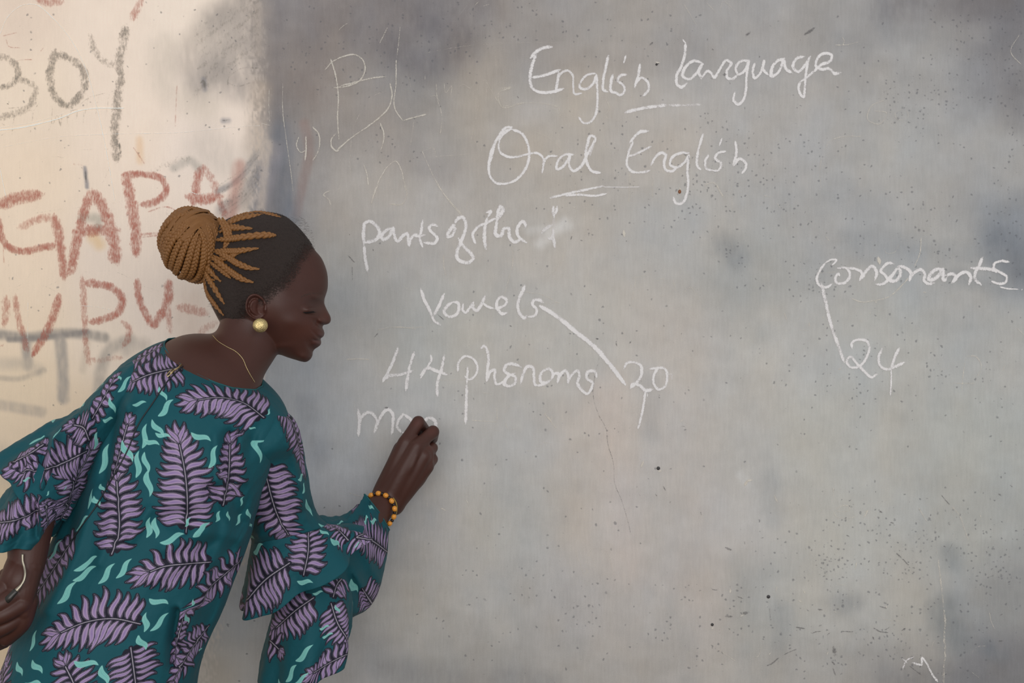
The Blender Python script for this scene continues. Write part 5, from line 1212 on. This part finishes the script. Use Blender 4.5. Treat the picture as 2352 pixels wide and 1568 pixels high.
# ------------------------------------------------------------------ hair: cropped scalp hair, braids and bun
HAIRLINE = np.array([(727,574),(718,590),(706,612),(697,634),(686,652),(672,668),(655,678),(642,692),(630,704),(614,706),(604,712),(594,726),(580,742),(572,762),(556,780),(535,776),(512,750),(494,722),(470,690),(440,640),(440,480),(560,450),(690,480),(740,560)], float)
def poly_sd(px, py, poly):
    """signed distance, positive inside"""
    d = np.full(px.shape, 1e9); ins = np.zeros(px.shape, bool); n = len(poly)
    for i in range(n):
        a, b = poly[i], poly[(i+1) % n]; ab = b-a
        t = np.clip(((px-a[0])*ab[0]+(py-a[1])*ab[1])/(ab.dot(ab)+1e-9), 0, 1); d = np.minimum(d, np.hypot(px-a[0]-t*ab[0], py-a[1]-t*ab[1]))
        c = ((a[1] > py) != (b[1] > py)) & (px < (b[0]-a[0])*(py-a[1])/(b[1]-a[1]+1e-12) + a[0]); ins ^= c
    return np.where(ins, d, -d)
def scalp():
    px, py, h, rho = head_surface(420, 90)
    sd = poly_sd(px, py, HAIRLINE)
    h[-1] = 0
    grow = 0.0034 * sstep(-2, 40, sd) 
    sc = 1 + 0.018 * sstep(-2, 22, sd) * np.broadcast_to(rho[:, None], px.shape)**3
    qx = HC[0] + (px-HC[0])*sc; qy = HC[1] + (py-HC[1])*sc
    bumpy = 0.0022 * (fbm(px/7, py/4, 91, 3) - .5)
    x, z = pxz(qx, qy, HY); hh = h + (grow + bumpy) * (np.broadcast_to(rho[:, None], px.shape) < .999) + 0.0006
    V = []; nr, nth = px.shape; keep = sd > -14
    A = np.stack([x, HY - hh, z], -1); B = np.stack([x, HY + hh, z], -1); A[-1, :, 1] = HY; B[-1, :, 1] = HY
    V = np.vstack([A.reshape(-1, 3), B.reshape(-1, 3)])
    i = np.arange(nr*nth).reshape(nr, nth); j = np.roll(i, -1, 1); kj = np.roll(keep, -1, 1)
    ok = (keep[:-1] & keep[1:] & kj[:-1] & kj[1:]).ravel()
    F1 = np.stack([i[:-1], i[1:], j[1:], j[:-1]], -1).reshape(-1, 4)[ok]
    F2 = (np.stack([i[:-1], j[:-1], j[1:], i[1:]], -1).reshape(-1, 4) + nr*nth)[ok]
    me = mesh_np('hair', V, np.vstack([F1, F2]))
    cov = (sstep(-14, 12, sd) * .45 + sstep(0, 52, sd) * .62).ravel(); set_float(me, 'cover', np.concatenate([cov, cov]))
    bm = bmesh.new(); bm.from_mesh(me); bmesh.ops.delete(bm, geom=[v for v in bm.verts if not v.link_faces], context='VERTS'); bm.to_mesh(me); bm.free()
    return me
t = NT('cropped_hair')
n1 = t.noise(t.obj((1, 1, 1)), 420, 3, .7); n2 = t.noise(t.obj(), 1500, 2)
a = t.math('ADD', t.attr('cover', 'Fac'), t.math('MULTIPLY', t.math('SUBTRACT', n1, .5), 1.7))
a = t.math('ADD', a, t.math('MULTIPLY', t.math('SUBTRACT', n2, .5), .9))
t.l(t.ramp(a, [(.36, 0), (.78, 1)]), t.b.inputs['Alpha'])
t.l(t.mix(n1, lin4((36, 27, 24)), lin4((64, 49, 42))), t.b.inputs['Base Color']); t.b.inputs['Roughness'].default_value = .75
t.bump(t.math('ADD', n1, n2), .8, .0025); M_hair = t.m
hair = part('hair', scalp(), M_hair, label='short dark hair drawn back from the forehead')
# loose short hairs standing off the crown and hairline
rnd = random.Random(5); b = Bag()
poly = catmull(np.array(HEAD + HEAD[:1], float), 900)[:-1]
def hair_strand(p0, d, L, r):
    s = np.linspace(0, 1, 5)[:, None]; c = np.array([rnd.uniform(-1, 1) for _ in range(3)])*L*.35
    pts = np.array(p0) + np.array(d)*L*s + c*(s**2); b.add(*tube(pts, r*(1 - .6*s[:, 0]), 3, cap=False))
for k in range(1500):
    q = poly[rnd.randrange(len(poly))]
    if poly_sd(np.array([q[0]]), np.array([q[1]]), HAIRLINE)[0] < 4: continue
    n = (q-HC)/np.hypot(*(q-HC)); yy = HY + rnd.gauss(0, .022); f = math.sqrt(max(0, 1-((yy-HY)/.07)**2))
    x, z = pxz(HC[0]+(q[0]-HC[0])*f, HC[1]+(q[1]-HC[1])*f, HY)
    hair_strand((x, yy, z), (n[0]*.7-.3, rnd.uniform(-.5, .3), -n[1]*.8), rnd.uniform(.003, .007), .0002)
for k in range(3200):
    x_, y_ = rnd.uniform(560, 725), rnd.uniform(500, 770)
    if poly_sd(np.array([x_]), np.array([y_]), HAIRLINE)[0] < 2: continue
    yv = float(head_y(x_, y_)) - .003; x, z = pxz(x_, y_, HY)
    hair_strand((x, yv, z), (-.8, rnd.uniform(-.5, -.1), rnd.uniform(-.3, .3)), rnd.uniform(.003, .007), .00013)
_t = NT('fine_hair'); _t.l(_t.mix(_t.noise(_t.obj(), 200), lin4((38, 30, 28)), lin4((78, 62, 52))), _t.b.inputs['Base Color']); _t.b.inputs['Roughness'].default_value = .6; M_fine = _t.m
o = part('loose_hair', b.mesh('loose_hair'), M_fine, hair); o['kind'] = 'stuff'

t = NT('golden_braid')
fib = t.noise(t.obj(), 750, 4, .7); big = t.noise(t.obj(), 55, 3)
c = t.mix(fib, lin4((92, 56, 26)), lin4((176, 122, 64))); c = t.mix(t.math('MULTIPLY', big, .35), c, lin4((104, 64, 32)))
t.l(c, t.b.inputs['Base Color']); t.b.inputs['Roughness'].default_value = .5; t.b.inputs['Specular IOR Level'].default_value = .5
t.bump(fib, .5, .0012); M_braid = t.m
def braid_mesh(pts, nrm, r, bag, taper=(1, 1), sides=7):
    """three strands plaited along pts; nrm points off the surface; r half width (scalar or per point)"""
    p = np.asarray(pts, float); L = np.linalg.norm(np.diff(p, axis=0), axis=1).sum()
    rr = np.broadcast_to(np.asarray(r, float), (len(p),)); per = 3.6*rr.mean(); n = max(16, int(L/per*9))
    q = catmull(np.hstack([p, np.asarray(nrm, float), rr[:, None]]), n); c, N, rr = q[:, :3], q[:, 3:6], q[:, 6]
    T = np.gradient(c, axis=0); T /= np.linalg.norm(T, axis=1)[:, None]+1e-12
    N = N - T*(N*T).sum(1)[:, None]; N /= np.linalg.norm(N, axis=1)[:, None]+1e-12; B = np.cross(T, N)
    s = np.linspace(0, L/per, n)*2*math.pi
    e = np.minimum(1, .35 + np.minimum(np.linspace(0, 1, n), np.linspace(1, 0, n))*L/(per*.9)*.65)
    for k in range(3):
        ph = s + k*2*math.pi/3
        q = c + B*(rr*e*.52*np.sin(ph))[:, None] + N*(rr*e*.34*np.sin(2*ph))[:, None]
        bag.add(*tube(q, rr*e*.50, sides, flat=.9))
def surf_pt(x, y, lift):
    yv = float(head_y(x, y)) - lift; X, Z = pxz(x, y, HY); return np.array([X, yv, Z])
def surf_n(x, y):
    e = 2.0; a = surf_pt(x+e, y, 0) - surf_pt(x-e, y, 0); b_ = surf_pt(x, y+e, 0) - surf_pt(x, y-e, 0)
    n = np.cross(a, b_); n = n/np.linalg.norm(n); return n if n[1] < 0 else -n
Z1 = lambda *ps: [(340+a/3.408, 440+c/3.408) for a, c in ps]
SCALP = [(Z1((855,305),(760,300),(650,300),(590,330)), .0066), (Z1((1040,358),(940,358),(800,372),(680,385),(570,390)), .0062), (Z1((915,460),(840,470),(740,482),(640,478),(560,470)), .0054), (Z1((925,620),(860,615),(760,580),(660,520),(560,480)), .0058),
 (Z1((880,722),(800,700),(700,640),(620,580),(530,520)), .0060), (Z1((615,712),(560,670),(500,610),(470,580)), .0058), (Z1((640,885),(595,820),(550,750),(500,680),(470,620)), .0056), (Z1((625,972),(580,920),(530,860),(480,790),(462,700),(460,650)), .0052),
 (Z1((915,185),(830,205),(740,225),(660,255),(590,300)), .0062), (Z1((1060,212),(980,192),(890,172),(800,180),(720,205),(640,250)), .0050), (Z1((760,500),(700,520),(620,540),(545,510)), .0045), (Z1((700,690),(640,640),(580,600),(520,560)), .0046), (Z1((560,700),(510,690),(470,640)), .0045)]
for pts, r in SCALP:
    c = catmull(pts, 14); ins = []
    V3, N3 = [], []
    for k, (x, y) in enumerate(c):
        q = HC + (np.array([x, y])-HC); 
        t_ = k/13; V3.append(surf_pt(*q, .0042 + .004*sstep(.5, 1, t_) + r*.3)); N3.append(surf_n(*q))
    b = Bag(); braid_mesh(V3, N3, np.full(len(V3), r)*(0.80+.20*sstep(0, .2, np.linspace(0, 1, len(V3)))), b)
    part('braid', b.mesh('braid'), M_braid, hair)
# the same rows on the far side of the head
for pts, r in SCALP[:9:2]:
    c = catmull(pts, 12); V3 = []; N3 = []
    for k, q in enumerate(c):
        a_ = surf_pt(*q, .006); a_[1] = 2*HY - a_[1]; n_ = surf_n(*q); n_[1] = -n_[1]; V3.append(a_); N3.append(n_)
    b = Bag(); braid_mesh(V3, N3, r, b); part('braid', b.mesh('braid'), M_braid, hair)
# the bun
BC = np.array(P(446, 562, HY)); ax = np.array([.050, .050, .056]); lean = -.35
Rl = np.array([[math.cos(lean), 0, math.sin(lean)], [0, 1, 0], [-math.sin(lean), 0, math.cos(lean)]])
def bun_pt(d, lift=0):
    d = np.asarray(d, float); d = d/np.linalg.norm(d); e = Rl.T @ d
    s = 1/np.sqrt(((e/ax)**2).sum()); return BC + d*(s+lift)
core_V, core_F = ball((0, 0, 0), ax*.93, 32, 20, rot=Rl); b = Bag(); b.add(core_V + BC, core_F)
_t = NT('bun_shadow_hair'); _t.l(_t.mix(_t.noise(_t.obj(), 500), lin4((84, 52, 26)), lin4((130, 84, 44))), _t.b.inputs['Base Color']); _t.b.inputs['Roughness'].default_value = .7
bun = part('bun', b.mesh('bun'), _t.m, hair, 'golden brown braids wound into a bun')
bun_braid_parent = hair
pole = np.array([.50, -.58, .64]); pole /= np.linalg.norm(pole)
e1 = np.cross(pole, (0, 0, 1.)); e1 /= np.linalg.norm(e1); e2 = np.cross(pole, e1)
NB = 27
for k in range(NB):
    az = 2*math.pi*k/NB + rnd.uniform(-.03, .03); V3, N3 = [], []
    for t_ in np.linspace(.13, .93, 22):
        lat = t_*math.pi; a_ = az + .55*math.sin(t_*2.2)
        d = pole*math.cos(lat) + math.sin(lat)*(e1*math.cos(a_) + e2*math.sin(a_)); V3.append(bun_pt(d, .0010 + .0026*((k*7) % 3)/2)); N3.append(d)
    wd = .0060*np.sin(np.linspace(.13, .93, 22)*math.pi)**.75 + .0006
    b = Bag(); braid_mesh(V3, N3, wd, b, sides=6); part('bun_braid', b.mesh('bun_braid'), M_braid, hair)
def px_arc(pts, lift=.003):
    """arc over the bun through photo pixels, lying on its near side"""
    out = []
    for x, y in catmull(pts, 16):
        o = np.array(_cam); d = np.array(P(x, y, HY)) - o; d /= np.linalg.norm(d)
        ol = (Rl.T @ (o-BC))/ax; dl = (Rl.T @ d)/ax; A = dl@dl; B_ = ol@dl; C_ = ol@ol-1; disc = B_*B_-A*C_
        s = (-B_ - math.sqrt(max(disc, 0)))/A if disc > 0 else -(ol@dl)/A
        q = o + d*s; e = (Rl.T @ (q-BC))/ax; q = BC + Rl @ (ax*e/np.linalg.norm(e)); n = q-BC; n /= np.linalg.norm(n); out.append((q + n*lift, n))
    return [a for a, _ in out], [c for _, c in out]
def rope(name, pts, r, lift, plain=False):
    V3, N3 = px_arc(pts, lift); b = Bag()
    if plain:
        p = np.array(V3); N = np.array(N3)
        q = catmull(np.hstack([p, N]), 60); T = np.gradient(q[:, :3], axis=0); T /= np.linalg.norm(T, axis=1)[:, None]; B_ = np.cross(T, q[:, 3:])
        for w in np.linspace(-1, 1, 9):
            b.add(*tube(q[:, :3] + B_*(w*r)*(.25 + .75*np.sin(np.linspace(.1, 3.04, 60))[:, None]**.5) + q[:, 3:]*(.0008*math.cos(w*1.5)), r*.16, 5))
    else: braid_mesh(V3, N3, r, b)
    part(name, b.mesh(name), M_braid, hair)
# smooth swathes over the top, plaited ones wrapped round the right side
for pts in ([(392,528),(410,500),(445,482),(475,484)], [(398,540),(420,508),(455,490),(490,494)], [(408,548),(432,518),(462,500),(500,505)], [(385,545),(400,515),(430,486),(460,478)], [(420,552),(446,526),(470,510),(505,520)],
            [(440,522),(462,506),(482,520),(492,560)], [(452,514),(476,506),(496,522),(502,560)], [(462,505),(490,504),(508,528),(508,566)], [(425,512),(450,503),(476,518),(486,552)], [(436,524),(456,510),(470,530),(474,556)]): rope('bun_braid', pts, .0052, .0042, True)
for pts in ([(470,512),(482,545),(484,585),(474,622)], [(484,510),(496,545),(496,585),(484,620)], [(496,508),(508,545),(508,580),(494,612)], [(506,512),(517,545),(515,575),(503,605)], [(456,524),(468,555),(468,595),(456,630)]): rope('bun_braid', pts, .0050, .0040)
# a wrap where the braids meet the head
for k, (x0, x1) in enumerate(((508, 516), (516, 524))):
    pts = [(x0-6, 500), (x1+2, 530), (x1+4, 560), (x1-8, 600), (x0-22, 632)]
    V3 = [np.array(P(x, y, HY - .052 + .012*abs(i-2)/2)) for i, (x, y) in enumerate(pts)]
    b = Bag(); braid_mesh(V3, [(.2, -1, .1)]*5, .0052, b); part('braid', b.mesh('braid'), M_braid, hair)
# ------------------------------------------------------------------ face details
t = NT('lash'); t.l(t.mix(t.noise(t.obj(), 500), lin4((16, 12, 12)), lin4((32, 24, 22))), t.b.inputs['Base Color']); M_lash = t.m
b = Bag()
for k in range(26):
    f = k/25; x0, y0 = 706 + 20*f, 717.5 - 2.2*f - 3.0*math.sin(f*3.1)*-.3
    p0 = surf_pt(x0, y0, .0003); d = np.array([.5+.4*f, -.55, -.62]); d /= np.linalg.norm(d)
    s = np.linspace(0, 1, 5)[:, None]; b.add(*tube(p0 + d*.0075*s + np.array([0, 0, .0022])*s**2, .00022*(1-.6*s[:, 0]), 3, cap=False))
p = np.array([surf_pt(705 + 22*f, 717.8 - 2.2*f + 1.0*math.sin(f*3.1), .0002) for f in np.linspace(0, 1, 12)]); b.add(*tube(p, .0006, 6))
part('eyelashes', b.mesh('eyelashes'), M_lash, label='dark lashes of the lowered eye')
b = Bag(); rn = random.Random(3)
for k in range(150):
    f = rn.random(); x0 = 700 + 46*f; y0 = 684 - 8*math.sin(f*2.6) - 3*f + rn.gauss(0, 1.5)
    p0 = surf_pt(x0, y0, .0003); d = np.array([-.8, -.15, .25 - .5*(1-f)]); s = np.linspace(0, 1, 3)[:, None]; b.add(*tube(p0 + d*.005*s, .00028*(1-.5*s[:, 0]), 3, cap=False))
o = part('eyebrow', b.mesh('eyebrow'), M_fine, label='thin dark eyebrow'); o['kind'] = 'stuff'
# ------------------------------------------------------------------ jewellery
t = NT('hammered_gold'); n = t.noise(t.obj(), 700, 3)
t.l(t.mix(n, lin4((178, 152, 96)), lin4((226, 206, 152))), t.b.inputs['Base Color']); t.b.inputs['Metallic'].default_value = .85; t.b.inputs['Roughness'].default_value = .38; t.bump(t.noise(t.obj(), 420, 2), .5, .002)
c = np.array(P(598, 747, -.428)); V_, F_ = ball((0, 0, 0), (.0118, .0062, .0112), 40, 24)
nz = np.array([.25, -.96, .1]); b = Bag(); cs, sn = math.cos(.25), math.sin(.25)
b.add(V_ @ np.array([[cs, -sn, 0], [sn, cs, 0], [0, 0, 1]]).T + c, F_)
part('earring', b.mesh('earring'), t.m, label='round domed gold earring')
_bb = BVHTree.FromPolygons([tuple(v) for v in V], [tuple(int(i) for i in f) for F4 in (skin.F4 + skin.F3) for f in F4])
def on_body(px, py, lift):
    d = (P(px, py, 0)-_cam).normalized(); loc, n_, fi, ds = _bb.ray_cast(_cam, d)
    if loc is None: return None
    n_ = n_ if n_.dot(_cam-loc) > 0 else -n_
    return np.array(loc + n_*lift)
chain = [on_body(x, y, .0006) for x, y in catmull([(489,771),(500,783),(520,796),(542,808),(557,824),(566,845),(575,862),(584,877)], 60)]
chain = [q for q in chain if q is not None]
far = [chain[0] + np.array([-.002, .02, .002]), chain[0] + np.array([.012, .06, .002])]
b = Bag(); b.add(*tube(np.array(chain), .0005, 6)); 
for q in chain[::1]: b.add(*ball(q, (.0007, .0007, .0007), 6, 4))
part('necklace', b.mesh('necklace'), M_brass, label='fine gold chain around the neck')
# bracelet: orange barrel beads and small black beads on the wrist
wa = (np.array(Wb) - np.array(P(862,1165,-.135))); wa /= np.linalg.norm(wa)
WC = np.array(P(870, 1172, -.128)); s1 = np.array([.70, .0, -.71]); s1 -= wa*s1.dot(wa); s1 /= np.linalg.norm(s1); s2 = np.cross(wa, s1)
if s2[1] > 0: s2 = -s2
def wrist(a, R=.0295, R2=.0285, off=0.0): return WC + s1*R*math.cos(a) + s2*R2*math.sin(a) + wa*(off + .010*math.sin(a))
b = Bag(); aa = np.linspace(0, 2*math.pi, 80); b.add(*tube(np.array([wrist(a) for a in aa]), .0009, 6, cap=False)); 
t = NT('cord'); t.l(t.mix(t.noise(t.obj(), 500), lin4((40, 26, 20)), lin4((70, 50, 34))), t.b.inputs['Base Color'])
brace = part('bracelet', b.mesh('bracelet'), t.m, label='bracelet of orange and black beads')
t = NT('orange_bead'); n = t.noise(t.obj((1, 1, 1)), 600, 3); t.l(t.mix(n, lin4((214, 128, 34)), lin4((240, 170, 72))), t.b.inputs['Base Color']); t.b.inputs['Roughness'].default_value = .35; t.bump(n, .3, .001); M_or = t.m
t = NT('black_bead'); t.l(t.mix(t.noise(t.obj(), 300), lin4((22, 16, 16)), lin4((44, 32, 30))), t.b.inputs['Base Color']); t.b.inputs['Roughness'].default_value = .25; M_bk = t.m
NBD = 26
for k in range(NBD):
    a = 2*math.pi*k/NBD + .06; c = wrist(a); tn = wrist(a+.02) - c; tn /= np.linalg.norm(tn); rd = (c-WC)/np.linalg.norm(c-WC); bt = np.cross(tn, rd)
    R3 = np.stack([bt, rd, tn], 1)
    if k % 2 == 0:
        s_ = np.linspace(-1, 1, 7); prof = .0044*np.array([.55, .85, 1, 1.02, 1, .85, .55]); b = Bag(); V_, F_ = tube(np.stack([0*s_, 0*s_, s_*.0044], -1), prof, 12); b.add(V_ @ R3.T + c, F_)
        part('bead', b.mesh('bead'), M_or, brace, 'orange barrel bead')
    else:
        V_, F_ = ball((0, 0, 0), (.0034, .0034, .0027), 10, 7); b = Bag(); b.add(V_ @ R3.T + c, F_); part('bead', b.mesh('bead'), M_bk, brace, 'small black bead')
t = NT('yellow_thread'); t.l(t.mix(t.noise(t.obj(), 500), lin4((168, 140, 50)), lin4((196, 168, 74))), t.b.inputs['Base Color']); t.b.inputs['Roughness'].default_value = .5
b = Bag(); b.add(*tube(np.array([WC + wa*(.0085 + .011*math.sin(a)) + s1*.0272*math.cos(a) + s2*.0268*math.sin(a) for a in aa]), .0007, 6, cap=False)); part('wrist_thread', b.mesh('wrist_thread'), t.m, label='thin yellow thread above the beads')
# ------------------------------------------------------------------ held things
t = NT('chalk_stick'); t.l(t.mix(t.noise(t.obj(), 400), lin4((232, 228, 222)), lin4((246, 243, 240))), t.b.inputs['Base Color']); t.b.inputs['Roughness'].default_value = .95
b = Bag(); c0, c1 = np.array(Q(790,395,-.052)), np.array(Q(808,398,-.0065)); s_ = np.linspace(0, 1, 10)[:, None]; b.add(*tube(c0*(1-s_)+c1*s_, .0048, 16))
o = link('chalk_stick', b.mesh('chalk_stick'), t.m, label='short stub of white chalk pinched in the writing hand', category='chalk')
t = NT('silver_wire'); t.l(t.mix(t.noise(t.obj(), 120), lin4((140, 132, 116)), lin4((172, 164, 148))), t.b.inputs['Base Color']); t.b.inputs['Metallic'].default_value = .8; t.b.inputs['Roughness'].default_value = .35
stem_px = [(53.5,1273),(53.5,1288),(54.5,1305),(55,1318),(52.5,1331),(45,1344),(37,1357)]
root = bpy.data.objects.new('curved_metal_stem', None); COL.objects.link(root); root['label'] = 'slim curved silvery stem with a dark end held in the lowered left hand'; root['category'] = 'metal stem'
def stem_pt(x, y, l):
    q = on_body(x, y, l); return q if q is not None else np.array(P(x, y, -.64))
sp = [stem_pt(x, y, .006) for x, y in stem_px]
b = Bag(); q = catmull(np.array(sp), 40); b.add(*tube(q, np.interp(np.linspace(0, 1, 40), [0, .1, .8, 1], [.0019, .0017, .0018, .0034]), 10, flat=.6)); o = link('rod', b.mesh('rod'), t.m, root)
t = NT('dark_plastic'); t.l(t.mix(t.noise(t.obj(), 200), lin4((28, 26, 24)), lin4((52, 48, 42))), t.b.inputs['Base Color']); t.b.inputs['Roughness'].default_value = .35
sp = [stem_pt(x, y, l) for x, y, l in ((36,1358,.0055),(28,1366,.004),(20,1374,.001),(12,1382,-.006))]
b = Bag(); q = catmull(np.array(sp), 16); b.add(*tube(q, np.linspace(.0042, .0055, 16), 10, flat=.6)); o = link('dark_end', b.mesh('dark_end'), t.m, root, label='dark end of the stem between the fingers')
